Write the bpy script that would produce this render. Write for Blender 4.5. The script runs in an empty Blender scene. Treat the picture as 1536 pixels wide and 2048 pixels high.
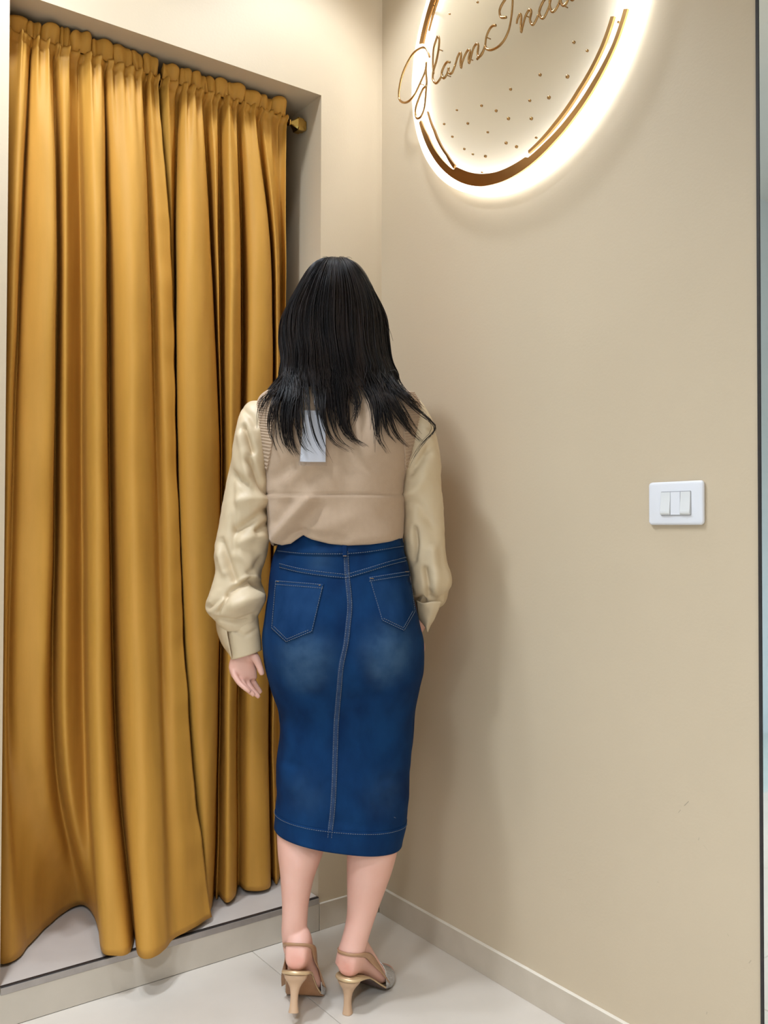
import bpy, bmesh, math, random
import numpy as np
from mathutils import Vector, Matrix, noise
from mathutils.bvhtree import BVHTree

random.seed(7); rng = np.random.default_rng(7)
S = bpy.context.scene
COL = S.collection

# ------------------------------------------------------------------ camera
FPX = 1783.29                       # focal length in pixels of the 1536x2048 frame
CAM = np.array([-1.51643663, -2.09484757, 1.1])
F = np.array([0.58907094, 0.80787814, 0.01812022])
R = np.array([0.80798288, -0.58920109, 0.00239769])
U = np.array([-0.01261349, -0.01322841, 0.99983294])
cd = bpy.data.cameras.new('camera'); cam = bpy.data.objects.new('camera', cd); COL.objects.link(cam)
cd.sensor_fit = 'VERTICAL'; cd.sensor_height = 24.0; cd.sensor_width = 18.0
cd.lens = FPX / 2048 * 24.0; cd.clip_start = 0.02
M = Matrix.Identity(4)
for i in range(3):
    M[i][0] = R[i]; M[i][1] = U[i]; M[i][2] = -F[i]; M[i][3] = CAM[i]
cam.matrix_world = M
S.camera = cam

# ------------------------------------------------------------------ view, world
S.view_settings.view_transform = 'Standard'
S.view_settings.look = 'None'
S.view_settings.exposure = 0.16
S.view_settings.gamma = 1.0
S.view_settings.use_curve_mapping = False
W = bpy.data.worlds.new('world'); S.world = W; W.use_nodes = True
W.node_tree.nodes['Background'].inputs[0].default_value = (1.0, 0.95, 0.9, 1)
W.node_tree.nodes['Background'].inputs[1].default_value = 0.05

# ------------------------------------------------------------------ lights (recessed ceiling lamps)
CEIL = 2.90
LAMPS = [((-1.00, -0.34), 31, 128, 0.6, 0.05),
         ((-1.35, -0.50), 96, 120, 0.6, 0.11),
         ((-0.30, -0.30), 24, 110, 0.6, 0.05),
         ((-1.90, -1.60), 135, 116, 0.7, 0.15),
         ((-0.75, -2.35), 28, 108, 0.7, 0.15),
         ((-2.60, -3.30), 560, 135, 0.8, 0.15)]
for (lx, ly), pw, ang, bl, rad in LAMPS:
    ld = bpy.data.lights.new('ceiling_spot', 'SPOT'); ld.energy = pw; ld.color = (0.87, 0.97, 1.10)
    ld.spot_size = math.radians(ang); ld.spot_blend = bl; ld.shadow_soft_size = rad
    lo = bpy.data.objects.new('ceiling_spot', ld); COL.objects.link(lo); lo.location = (lx, ly, CEIL - 0.03)
S.cycles.caustics_reflective = False

# ------------------------------------------------------------------ measuring helpers
def nrm(a): a = np.asarray(a, float); return a / np.linalg.norm(a)
def ray(u, v): return F + R * (u - 768) / FPX - U * (v - 1024) / FPX
def pt(u, v, D): return CAM + ray(u, v) * D
def ony(u, v, Y): d = ray(u, v); return CAM + d * (Y - CAM[1]) / d[1]
def proj(P):
    d = np.asarray(P, float) - CAM; z = d @ F
    return np.stack([768 + FPX * (d @ R) / z, 1024 - FPX * (d @ U) / z], -1)
FH = nrm([F[0], F[1], 0]); RH = np.array([FH[1], -FH[0], 0]); ZH = np.array([0, 0, 1.0])

# ------------------------------------------------------------------ materials
def mat(name, col, rough=0.6, metal=0.0, **kw):
    m = bpy.data.materials.new(name); m.use_nodes = True
    nt = m.node_tree; b = nt.nodes['Principled BSDF']
    b.inputs['Base Color'].default_value = (*col, 1); b.inputs['Roughness'].default_value = rough
    b.inputs['Metallic'].default_value = metal
    for k, v in kw.items(): b.inputs[k.replace('_', ' ')].default_value = v
    return m
def nodes(m): return m.node_tree, m.node_tree.nodes['Principled BSDF']
def coords(nt, scale=(1, 1, 1)):
    tc = nt.nodes.new('ShaderNodeTexCoord'); mp = nt.nodes.new('ShaderNodeMapping')
    mp.inputs['Scale'].default_value = scale; nt.links.new(tc.outputs['Object'], mp.inputs[0]); return mp
def add_noise(m, c2, scale=8, fac=0.5, detail=6, vec=(1, 1, 1), bump=0.0, bscale=200, bdist=0.001):
    """colour variation towards c2 and a fine bump"""
    nt, b = nodes(m); mp = coords(nt, vec)
    n = nt.nodes.new('ShaderNodeTexNoise'); n.inputs['Scale'].default_value = scale; n.inputs['Detail'].default_value = detail
    nt.links.new(mp.outputs[0], n.inputs[0])
    r = nt.nodes.new('ShaderNodeMapRange'); r.inputs[1].default_value = 0.35; r.inputs[2].default_value = 0.65
    r.inputs[4].default_value = fac; nt.links.new(n.outputs[0], r.inputs[0])
    mx = nt.nodes.new('ShaderNodeMix'); mx.data_type = 'RGBA'
    mx.inputs[6].default_value = b.inputs['Base Color'].default_value; mx.inputs[7].default_value = (*c2, 1)
    nt.links.new(r.outputs[0], mx.inputs[0]); nt.links.new(mx.outputs[2], b.inputs['Base Color'])
    if bump:
        n2 = nt.nodes.new('ShaderNodeTexNoise'); n2.inputs['Scale'].default_value = bscale; n2.inputs['Detail'].default_value = 3
        nt.links.new(mp.outputs[0], n2.inputs[0])
        bp = nt.nodes.new('ShaderNodeBump'); bp.inputs['Strength'].default_value = bump; bp.inputs['Distance'].default_value = bdist
        nt.links.new(n2.outputs[0], bp.inputs['Height']); nt.links.new(bp.outputs[0], b.inputs['Normal'])
    return mx

m_wall = mat('painted_wall', (0.575, 0.465, 0.325), 0.55)
add_noise(m_wall, (0.55, 0.443, 0.308), 3, 0.6, bump=0.25, bscale=160, bdist=0.0008)
m_ceil = mat('ceiling_paint', (0.8, 0.77, 0.72), 0.7); add_noise(m_ceil, (0.78, 0.75, 0.7), 3, 0.5)
m_tile = mat('porcelain_tile', (0.70, 0.63, 0.545), 0.38)
add_noise(m_tile, (0.645, 0.575, 0.49), 5, 0.8, 10, bump=0.15, bscale=120, bdist=0.0005)
m_tile2 = mat('skirting_tile', (0.585, 0.50, 0.395), 0.5)
add_noise(m_tile2, (0.53, 0.45, 0.35), 14, 0.8, 8, bump=0.2, bscale=200, bdist=0.0004)
m_riser = mat('riser_tile', (0.56, 0.495, 0.41), 0.45)
add_noise(m_riser, (0.51, 0.45, 0.37), 9, 0.8, 8, bump=0.2, bscale=200, bdist=0.0004)
m_step = mat('step_tile', (0.56, 0.50, 0.445), 0.5); add_noise(m_step, (0.51, 0.45, 0.40), 10, 0.7, 8)
m_grout = mat('grout', (0.34, 0.30, 0.25), 0.9); add_noise(m_grout, (0.29, 0.26, 0.22), 60, 0.7)
m_cap = mat('skirting_top', (0.82, 0.75, 0.64), 0.5); add_noise(m_cap, (0.75, 0.68, 0.57), 30, 0.6)
m_nosing = mat('metal_nosing', (0.46, 0.43, 0.415), 0.4, 0.8); add_noise(m_nosing, (0.38, 0.35, 0.335), 40, 0.6)
m_dark = mat('dark_trim', (0.018, 0.014, 0.013), 0.5); add_noise(m_dark, (0.03, 0.025, 0.022), 50, 0.5)
m_mirror = mat('mirror_silver', (0.86, 0.90, 0.885), 0.03, 1.0); add_noise(m_mirror, (0.85, 0.89, 0.875), 2, 0.4)
m_marble = mat('pale_marble', (0.60, 0.66, 0.62), 0.2)
add_noise(m_marble, (0.42, 0.46, 0.43), 2.2, 0.55, 12)
m_lobby = mat('pale_blue_paint', (0.74, 0.80, 0.83), 0.6); add_noise(m_lobby, (0.70, 0.77, 0.81), 4, 0.6)
m_gold = mat('brushed_gold', (0.43, 0.25, 0.10), 0.24, 1.0); add_noise(m_gold, (0.37, 0.21, 0.08), 30, 0.5)
m_brass = mat('polished_brass', (0.70, 0.46, 0.13), 0.2, 1.0); add_noise(m_brass, (0.6, 0.38, 0.1), 40, 0.5)
m_white = mat('white_plastic', (0.74, 0.74, 0.77), 0.3); add_noise(m_white, (0.72, 0.72, 0.75), 30, 0.4)
m_offwhite = mat('offwhite_plastic', (0.70, 0.70, 0.69), 0.35); add_noise(m_offwhite, (0.67, 0.67, 0.66), 30, 0.4)
m_paper = mat('white_card', (0.86, 0.87, 0.92), 0.5); add_noise(m_paper, (0.83, 0.84, 0.9), 40, 0.5)

def add_scuffs(m, segs):
    """small dark marks of their own shape: distance to short segments in object space"""
    nt, b = nodes(m); src = b.inputs['Base Color'].links[0].from_socket
    tc = nt.nodes.new('ShaderNodeTexCoord')
    for a, c, w, f in segs:
        a = Vector(a); c = Vector(c); d = c - a; L2 = d.length_squared
        sub = nt.nodes.new('ShaderNodeVectorMath'); sub.operation = 'SUBTRACT'; sub.inputs[1].default_value = a
        nt.links.new(tc.outputs['Object'], sub.inputs[0])
        dot = nt.nodes.new('ShaderNodeVectorMath'); dot.operation = 'DOT_PRODUCT'; dot.inputs[1].default_value = d / L2
        nt.links.new(sub.outputs[0], dot.inputs[0])
        cl = nt.nodes.new('ShaderNodeClamp'); nt.links.new(dot.outputs['Value'], cl.inputs[0])
        sc = nt.nodes.new('ShaderNodeVectorMath'); sc.operation = 'SCALE'; sc.inputs[0].default_value = d
        nt.links.new(cl.outputs[0], sc.inputs['Scale'])
        df = nt.nodes.new('ShaderNodeVectorMath'); df.operation = 'DISTANCE'
        nt.links.new(sub.outputs[0], df.inputs[0]); nt.links.new(sc.outputs[0], df.inputs[1])
        mr = nt.nodes.new('ShaderNodeMapRange'); mr.inputs[1].default_value = 0; mr.inputs[2].default_value = w
        mr.inputs[3].default_value = f; mr.inputs[4].default_value = 0
        nt.links.new(df.outputs['Value'], mr.inputs[0])
        mx = nt.nodes.new('ShaderNodeMix'); mx.data_type = 'RGBA'; mx.inputs[7].default_value = (0.16, 0.13, 0.1, 1)
        nt.links.new(mr.outputs[0], mx.inputs[0]); nt.links.new(src, mx.inputs[6]); src = mx.outputs[2]
    nt.links.new(src, b.inputs['Base Color'])

m_curtain = mat('mustard_cloth', (0.545, 0.274, 0.047), 0.55)
nt, b = nodes(m_curtain); b.inputs['Specular IOR Level'].default_value = 0.28
add_noise(m_curtain, (0.47, 0.242, 0.038), 40, 0.5, 6, (1, 1, 0.15), bump=0.25, bscale=900, bdist=0.0004)

m_vest = mat('beige_knit', (0.485, 0.345, 0.235), 0.85)
nt, b = nodes(m_vest); b.inputs['Sheen Weight'].default_value = 0.15
add_noise(m_vest, (0.45, 0.32, 0.217), 90, 0.5, 5, (1, 1, 0.8), bump=0.5, bscale=700, bdist=0.0008)
m_sleeve = mat('sand_poplin', (0.66, 0.525, 0.345), 0.5)
add_noise(m_sleeve, (0.62, 0.49, 0.32), 25, 0.6, 5, bump=0.15, bscale=900, bdist=0.0003)
m_skin = mat('skin', (0.74, 0.43, 0.34), 0.5)
nt, b = nodes(m_skin); b.inputs['Subsurface Weight'].default_value = 0.12; b.inputs['Subsurface Radius'].default_value = (0.012, 0.005, 0.003)
add_noise(m_skin, (0.71, 0.385, 0.295), 25, 0.6, 6, bump=0.1, bscale=500, bdist=0.0003)
m_lips = mat('lips', (0.45, 0.12, 0.11), 0.4); m_iris = mat('iris', (0.03, 0.015, 0.01), 0.2)
m_eye = mat('eye_white', (0.8, 0.78, 0.76), 0.25)
m_hair = mat('dark_hair', (0.0055, 0.0045, 0.0048), 0.42)
nt, b = nodes(m_hair); b.inputs['Specular IOR Level'].default_value = 0.22
add_noise(m_hair, (0.026, 0.016, 0.012), 40, 0.6, 4, (1, 1, 0.1))
m_tan = mat('tan_leather', (0.42, 0.235, 0.125), 0.4); add_noise(m_tan, (0.38, 0.205, 0.105), 60, 0.6)
m_goldlea = mat('gold_leather', (0.66, 0.47, 0.27), 0.35, 0.45); add_noise(m_goldlea, (0.6, 0.42, 0.23), 60, 0.6)
m_nudeheel = mat('nude_heel', (0.56, 0.36, 0.22), 0.3); add_noise(m_nudeheel, (0.52, 0.33, 0.2), 40, 0.5)
m_solebot = mat('dark_sole', (0.06, 0.03, 0.02), 0.5); add_noise(m_solebot, (0.04, 0.02, 0.015), 40, 0.5)
m_under = mat('worn_tan_sole', (0.36, 0.18, 0.085), 0.5); add_noise(m_under, (0.30, 0.14, 0.06), 50, 0.7)
m_glitter = mat('silver_glitter', (0.50, 0.48, 0.47), 0.35, 0.7)
nt, b = nodes(m_glitter); mp = coords(nt); vo = nt.nodes.new('ShaderNodeTexVoronoi'); vo.inputs['Scale'].default_value = 900
nt.links.new(mp.outputs[0], vo.inputs[0]); hs = nt.nodes.new('ShaderNodeMix'); hs.data_type = 'RGBA'
hs.inputs[6].default_value = (0.25, 0.24, 0.24, 1); hs.inputs[7].default_value = (0.85, 0.83, 0.8, 1)
sx = nt.nodes.new('ShaderNodeSeparateColor'); nt.links.new(vo.outputs['Color'], sx.inputs[0]); nt.links.new(sx.outputs[0], hs.inputs[0])
nt.links.new(hs.outputs[2], b.inputs['Base Color'])
m_thread = mat('pale_thread', (0.17, 0.19, 0.22), 0.8); add_noise(m_thread, (0.11, 0.135, 0.17), 80, 0.6)
m_ochre = mat('ochre_thread', (0.33, 0.20, 0.09), 0.7)

def clear_mat(name, tint, gloss=0.08, white=0.0):
    m = bpy.data.materials.new(name); m.use_nodes = True; nt = m.node_tree; nt.nodes.clear()
    o = nt.nodes.new('ShaderNodeOutputMaterial'); t = nt.nodes.new('ShaderNodeBsdfTransparent'); t.inputs[0].default_value = (*tint, 1)
    g = nt.nodes.new('ShaderNodeBsdfGlossy'); g.inputs['Roughness'].default_value = 0.03
    fr = nt.nodes.new('ShaderNodeFresnel'); fr.inputs[0].default_value = 1.45
    mu = nt.nodes.new('ShaderNodeMath'); mu.operation = 'MULTIPLY'; mu.inputs[1].default_value = gloss
    nt.links.new(fr.outputs[0], mu.inputs[0])
    mx = nt.nodes.new('ShaderNodeMixShader'); nt.links.new(mu.outputs[0], mx.inputs[0])
    nt.links.new(t.outputs[0], mx.inputs[1]); nt.links.new(g.outputs[0], mx.inputs[2])
    last = mx
    if white:
        d = nt.nodes.new('ShaderNodeBsdfTranslucent'); d.inputs[0].default_value = (0.95, 0.93, 0.88, 1)
        m2 = nt.nodes.new('ShaderNodeMixShader'); m2.inputs[0].default_value = white
        nt.links.new(mx.outputs[0], m2.inputs[1]); nt.links.new(d.outputs[0], m2.inputs[2]); last = m2
    nt.links.new(last.outputs[0], o.inputs[0]); return m
m_acrylic = clear_mat('clear_acrylic', (0.97, 0.975, 0.97), 0.10, 0.55)
m_acryedge = clear_mat('acrylic_edge', (0.9, 0.92, 0.9), 0.5, 0.75)
m_film = clear_mat('clear_film', (0.97, 0.97, 0.98), 0.5, 0.03)
m_led = bpy.data.materials.new('led_glow'); m_led.use_nodes = True
nt, b = nodes(m_led); b.inputs['Base Color'].default_value = (1, 1, 1, 1)
b.inputs['Emission Color'].default_value = (0.96, 1.0, 1.02, 1); b.inputs['Emission Strength'].default_value = 18
m_lamp = bpy.data.materials.new('lamp_glow'); m_lamp.use_nodes = True
nt, b = nodes(m_lamp); b.inputs['Emission Color'].default_value = (1, 0.93, 0.84, 1); b.inputs['Emission Strength'].default_value = 6

# ------------------------------------------------------------------ object helpers
def link(name, verts, faces, m=None, parent=None, smooth=True, origin=None):
    """one mesh object; verts are given in world coordinates, the object's origin sits at `origin` (its parent's origin by default)"""
    me = bpy.data.meshes.new(name)
    if origin is None: origin = np.array(WLOC.get(parent.name, (0, 0, 0))) if parent else np.zeros(3)
    origin = np.asarray(origin, float)
    V = np.asarray(verts, float).reshape(-1, 3) - origin
    me.from_pydata(V.tolist(), [], [tuple(int(i) for i in f) for f in faces]); me.validate(); me.update()
    if smooth: me.polygons.foreach_set('use_smooth', [True] * len(me.polygons))
    o = bpy.data.objects.new(name, me); COL.objects.link(o)
    if m: me.materials.append(m)
    WLOC[o.name] = origin
    if parent: o.parent = parent; o.location = origin - np.array(WLOC.get(parent.name, (0, 0, 0)))
    else: o.location = origin
    return o
WLOC = {}
def thing(name, label, cat, loc, group=None):
    o = bpy.data.objects.new(name, None); COL.objects.link(o); o.location = loc; o.empty_display_size = 0.05
    WLOC[o.name] = np.array(loc, float)
    o['label'] = label; o['category'] = cat
    if group: o['group'] = group
    return o
def struct(o): o['kind'] = 'structure'; return o
def fixnormals(o):
    bm = bmesh.new(); bm.from_mesh(o.data); bmesh.ops.recalc_face_normals(bm, faces=bm.faces); bm.to_mesh(o.data); bm.free(); return o
def boxgeo(lo, hi, bev=0.0, seg=2):
    bm = bmesh.new(); bmesh.ops.create_cube(bm, size=1)
    lo = Vector(lo); hi = Vector(hi)
    for v in bm.verts: v.co = Vector(((v.co[i] + .5) * (hi[i] - lo[i]) + lo[i]) for i in range(3))
    if bev: bmesh.ops.bevel(bm, geom=bm.edges[:], offset=bev, segments=seg, affect='EDGES', profile=0.5)
    V = [tuple(v.co) for v in bm.verts]; bm.verts.index_update(); Fc = [[v.index for v in f.verts] for f in bm.faces]; bm.free()
    return V, Fc
def box(name, lo, hi, m, parent=None, bev=0.0, seg=2, smooth=False, origin=None):
    V, Fc = boxgeo(lo, hi, bev, seg); return link(name, V, Fc, m, parent, smooth, origin)
def catmull(P, m):
    """resample the rows of P (k x c) to m rows along a Catmull-Rom curve"""
    P = np.asarray(P, float); k = len(P)
    E = np.vstack([2 * P[0] - P[1], P, 2 * P[-1] - P[-2]])
    t = np.linspace(0, k - 1, m); i = np.minimum(t.astype(int), k - 2); f = (t - i)[:, None]
    a, b_, c, d = E[i], E[i + 1], E[i + 2], E[i + 3]
    return 0.5 * (2 * b_ + (c - a) * f + (2 * a - 5 * b_ + 4 * c - d) * f ** 2 + (3 * b_ - a - 3 * c + d) * f ** 3)
def gridfaces(m, n, wrap=False, off=0):
    fs = []
    for i in range(m - 1):
        for j in range(n if wrap else n - 1):
            k = (j + 1) % n
            fs.append((off + i * n + j, off + i * n + k, off + (i + 1) * n + k, off + (i + 1) * n + j))
    return fs
def gridnormals(G, wrap=True):
    if wrap: du = np.roll(G, -1, 1) - np.roll(G, 1, 1)
    else: du = np.gradient(G, axis=1)
    dv = np.gradient(G, axis=0); N = np.cross(du, dv)
    return N / np.maximum(np.linalg.norm(N, axis=2, keepdims=True), 1e-9)
def spow(x, e): return np.sign(x) * np.abs(x) ** e
def loftgrid(rows, m=60, n=64, ex=1.0):
    """rows of (uL, vL, uR, vR, depth, half depth behind, half depth in front) -> grid of points, normals outward"""
    Q = catmull(rows, m); th = np.linspace(0, 2 * np.pi, n, endpoint=False)
    G = np.zeros((m, n, 3)); c = spow(np.cos(th), ex)[:, None]; s = spow(np.sin(th), ex)[:, None]
    for i, (a, b_, c2, d, D, hb, hf) in enumerate(Q):
        L, Rr = pt(a, b_, D), pt(c2, d, D); ce = (L + Rr) / 2; lat = (Rr - L) / 2
        h = np.where(s > 0, hb, hf); G[i] = ce + c * lat - s * h * FH
    return G, th
def closegrid(G):
    m, n, _ = G.shape; V = list(G.reshape(-1, 3)) + [G[0].mean(0), G[-1].mean(0)]
    fs = gridfaces(m, n, True); a, b_ = m * n, m * n + 1
    fs += [(a, (j + 1) % n, j) for j in range(n)]
    fs += [(b_, (m - 1) * n + j, (m - 1) * n + (j + 1) % n) for j in range(n)]
    return np.array(V), fs
def tube(path, rad, n=8, flat=1.0, up=None, caps=True):
    """tapered tube along path; flat squeezes it along `up`"""
    P = np.asarray(path, float); k = len(P); rad = np.broadcast_to(np.asarray(rad, float), (k,))
    T = np.gradient(P, axis=0); T /= np.maximum(np.linalg.norm(T, axis=1, keepdims=True), 1e-9)
    a = nrm(np.cross(T[0], up if up is not None else ([0, 0, 1] if abs(T[0][2]) < .9 else [1, 0, 0]))); V = []
    th = np.linspace(0, 2 * np.pi, n, endpoint=False)
    for i in range(k):
        if up is not None: a = np.cross(T[i], up)
        a = nrm(a - T[i] * (a @ T[i])); b_ = np.cross(T[i], a)
        V.append(P[i] + rad[i] * (np.cos(th)[:, None] * a + flat * np.sin(th)[:, None] * b_))
    V = np.array(V); fs = gridfaces(k, n, True)
    if caps: fs += [tuple(range(n - 1, -1, -1)), tuple((k - 1) * n + j for j in range(n))]
    return V.reshape(-1, 3), fs
class Acc:
    def __init__(s): s.V = []; s.F = []; s.n = 0
    def add(s, V, Fc):
        V = np.asarray(V, float).reshape(-1, 3); s.V.append(V); s.F += [tuple(i + s.n for i in f) for f in Fc]; s.n += len(V); return s
    def link(s, name, m=None, parent=None, smooth=True, origin=None): return link(name, np.vstack(s.V), s.F, m, parent, smooth, origin)
def solidify(o, t, off=-1):
    md = o.modifiers.new('thickness', 'SOLIDIFY'); md.thickness = t; md.offset = off; return o
def fbm(P, sc, seed=0.0): return np.array([noise.noise(Vector((p[0] * sc + seed, p[1] * sc - seed, p[2] * sc + 2 * seed))) for p in np.asarray(P).reshape(-1, 3)])
def segdist(Q, poly):
    Q = np.asarray(Q, float); best = np.full(len(Q), 1e9)
    for a, b_ in zip(poly[:-1], poly[1:]):
        a = np.array(a, float); d = np.array(b_, float) - a; t = np.clip(((Q - a) @ d) / max(d @ d, 1e-9), 0, 1)
        best = np.minimum(best, np.linalg.norm(Q - a - t[:, None] * d, axis=1))
    return best
def creases(G, N, items):
    """push the side of a cloth grid that faces the room in or out along fold lines: (polyline, amount, width)"""
    q = proj(G.reshape(-1, 3)); face = np.clip(np.einsum('ijk,ijk->ij', N, CAM - G) / np.linalg.norm(CAM - G, axis=2), 0, 1).reshape(-1) ** 0.5
    D = np.zeros(len(q))
    for poly, amp, w in items: D += amp * np.exp(-(segdist(q, poly) / w) ** 2)
    return (D * face).reshape(G.shape[:2])

# ================================================================== ROOM
XJ, XL, ZL, ZS, TL = -0.2086, -1.0309, 2.3056, 0.0893, 0.0064
YE = -1.1814                         # where the right-hand wall ends
TH = 0.12
# floor: slab with real tiles on it
fl = struct(box('floor', (-3.7, -4.7, -0.08), (0.12, 0.7, -0.0025), m_grout))
box('floor_tile', (-3.6, -0.005, -0.02), (-1.401, 0.60, 0), m_marble, fl, 0.0006, 1)
xs = [-0.414 - 0.8 * k for k in range(-1, 5)]; ys = [-0.80 * k - 0.006 for k in range(0, 7)]
for i in range(len(xs) - 1):
    for j in range(len(ys) - 1):
        x1, x0 = min(xs[i], -0.0001), max(xs[i + 1], -3.6); y1, y0 = ys[j], max(ys[j + 1], -4.6)
        if x1 - x0 < .02 or y1 - y0 < .02: continue
        box('floor_tile', (x0 + .0009, y0 + .0009, -0.02), (x1 - .0009, y1 - .0009, 0), m_marble if x1 < -1.3 and y1 > -1 else m_tile, fl, 0.0006, 1)
# back wall (the curtained doorway is cut out of it)
wb = Acc()
wb.add(*boxgeo((-1.40, 0, -0.05), (XL, TH, CEIL)))
wb.add(*boxgeo((XJ, 0, -0.05), (0.0, TH, CEIL)))
wb.add(*boxgeo((XL, 0, ZL), (XJ, TH, CEIL)))
struct(wb.link('wall_back', m_wall, smooth=False))
# right wall
def onx(u, v, X=0.): d = ray(u, v); return CAM + d * (X - CAM[0]) / d[0]
sc = lambda a, b_, w, f: (tuple(onx(*a)), tuple(onx(*b_)), w, f)
m_wallr = m_wall.copy(); m_wallr.name = 'painted_wall_scuffed'
add_scuffs(m_wallr, [sc((1377, 1603), (1369, 1611), .0012, .7), sc((1361, 1620), (1357, 1625), .0010, .5), sc((1398, 1676), (1397, 1680), .0016, .3),
                     sc((1502, 1921), (1498, 1926), .0014, .4), sc((1414, 2024), (1413, 2028), .0012, .4), sc((1136, 1759), (1144, 1759), .0007, .3),
                     sc((1315, 1764), (1317, 1765), .0010, .3), sc((1455, 1868), (1457, 1872), .0012, .25), sc((1407, 1690), (1415, 1700), .0006, .25)])
struct(box('wall_right', (0, -4.7, -0.05), (TH, TH, CEIL), m_wallr))
struct(box('wall_left', (-3.72, -4.7, -0.05), (-3.6, 0.72, CEIL), m_lobby))
struct(box('wall_back.001', (-3.72, 0.60, -0.05), (-1.28, 0.72, CEIL), m_lobby))
struct(box('wall_recess.003', (-1.40, TH, -0.05), (-1.28, 0.60, CEIL), m_lobby))
struct(box('wall_front', (-3.72, -4.72, -0.05), (0.12, -4.6, CEIL), m_wall))
ce = struct(box('ceiling', (-3.72, -4.72, CEIL), (0.12, 0.72, CEIL + 0.1), m_ceil))
for (lx, ly), *_ in LAMPS:
    th = np.linspace(0, 2 * np.pi, 40, endpoint=False); prof = [(.045, CEIL - .001), (.05, CEIL - .006), (.06, CEIL - .006), (.064, CEIL - .001)]
    V = [(lx + r * math.cos(t), ly + r * math.sin(t), z) for r, z in prof for t in th]
    dl = link('downlight', V, gridfaces(4, 40, True), m_white, ce)
    link('lamp_disc', [(lx + .045 * math.cos(t), ly + .045 * math.sin(t), CEIL - .002) for t in th], [tuple(range(39, -1, -1))], m_lamp, dl, False)
# where the painted wall ends: a dark joint, then a tall mirror panel fixed to the wall
struct(box('trim_2', (-0.005, YE - 0.0062, 0.0), (0, YE, 2.6), m_dark))
mir = thing('wall_mirror', 'tall pale mirror panel at the far right behind a dark joint line', 'mirror', (0, -1.7, 0))
box('mirror_glass', (-0.0045, -2.25, 0.004), (0, YE - 0.0064, 2.6), m_mirror, mir, .0008, 1)
box('edge_strip', (-0.007, -2.258, 0.0), (0, -2.2502, 2.6), m_dark, mir)
# doorway recess: jambs, soffit, raised floor, back of the fitting room
YD = 1.0
struct(box('wall_recess', (XL - .12, TH, 0), (XL, YD, ZL + .1), m_wall))
struct(box('wall_recess.001', (XJ, TH, 0), (XJ + .12, YD, ZL + .1), m_wall))
struct(box('wall_recess.002', (XL - .12, YD, 0), (XJ + .12, YD + .1, ZL + .1), m_wall))
struct(box('ceiling.002', (XL, TH, ZL), (XJ, YD, ZL + .1), m_wall))
st = struct(box('step_platform', (XL, 0.0, -0.02), (XJ, YD, ZS - .012), m_grout))
for k, (a, b_) in enumerate(((0.003, 0.60), (0.6012, YD - .001))):
    box('step_tile', (XL + .001, a, ZS - .012), (XJ - .001, b_, ZS), m_step, st, .0004, 1)
for a, b_ in ((XL + .0, -0.6205), (-0.6193, XJ + .0)):
    pass
box('riser_tile', (XL - .30, -TL, 0), (XJ - .0006, 0.001, ZS - .0165), m_riser, st, .0006, 1)
box('nosing', (XL + .0005, -TL - .0008, ZS - .0165), (XJ - .0015, 0.0018, ZS - .0012), m_nosing, st, .0012, 2)
box('nosing_lip', (XL + .0005, -TL + .001, ZS - .0012), (XJ - .0015, 0.004, ZS + .0008), m_dark, st, .0004, 1)
# skirting boards (tile with a pale top edge)
T, HB = 0.0099, 0.0721
br = struct(box('baseboard_right', (-T, YE + .002, 0), (0, -T, HB - .0012), m_tile2, None, .0005, 1))
box('top_edge', (-T, YE + .002, HB - .0012), (0, 0, HB), m_cap, br, .0004, 1)
bb = struct(box('baseboard_back', (XJ + .0006, -TL - .0012, 0), (-T, 0.0, HB - .0012), m_tile2, None, .0005, 1))
box('top_edge', (XJ + .0006, -TL - .0012, HB - .0012), (-T, 0, HB), m_cap, bb, .0004, 1)
bl = struct(box('baseboard_left', (-1.40, -TL - .0012, 0), (XL - .301, 0, HB), m_tile2, None, .0005, 1))

# ================================================================== CURTAINS
RODY, RODZ = 0.088, 2.247
rod = thing('curtain_rod', 'thin brass curtain rod with a flared square end piece inside the doorway recess', 'curtain rod', (-0.62, RODY, RODZ))
V, Fc = tube([(XL, RODY, RODZ), (-0.8, RODY, RODZ), (-0.5, RODY, RODZ), (-0.262, RODY, RODZ)], .0075, 20); link('rod', V, Fc, m_brass, rod)
prof = [(0, .0085), (.003, .0085), (.004, .006), (.007, .0055), (.010, .0075), (.016, .012), (.023, .0175), (.0245, .0195), (.036, .0195), (.040, .0195), (.0405, .017), (.0505, .015)]
V = []; ang = [math.pi / 4 + k * math.pi / 2 for k in range(4)]
pts8 = []
for dx, r in prof:
    for a in ang:
        for da in (-.16, .16): V.append((-0.2625 + dx, RODY + 1.15 * r * math.cos(a + da), RODZ + 1.15 * r * math.sin(a + da)))
Fc = gridfaces(len(prof), 8, True) + [tuple(range(7, -1, -1)), tuple((len(prof) - 1) * 8 + j for j in range(8))]
fixnormals(link('finial', V, Fc, m_brass, rod, False))

LV = [('T', 2.222), ('A', 1.86), ('B', 1.17), ('C', .49), ('H', .0995)]
YPX = dict(T=190, A=500, B=1000, C=1500, H=1880)
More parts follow.
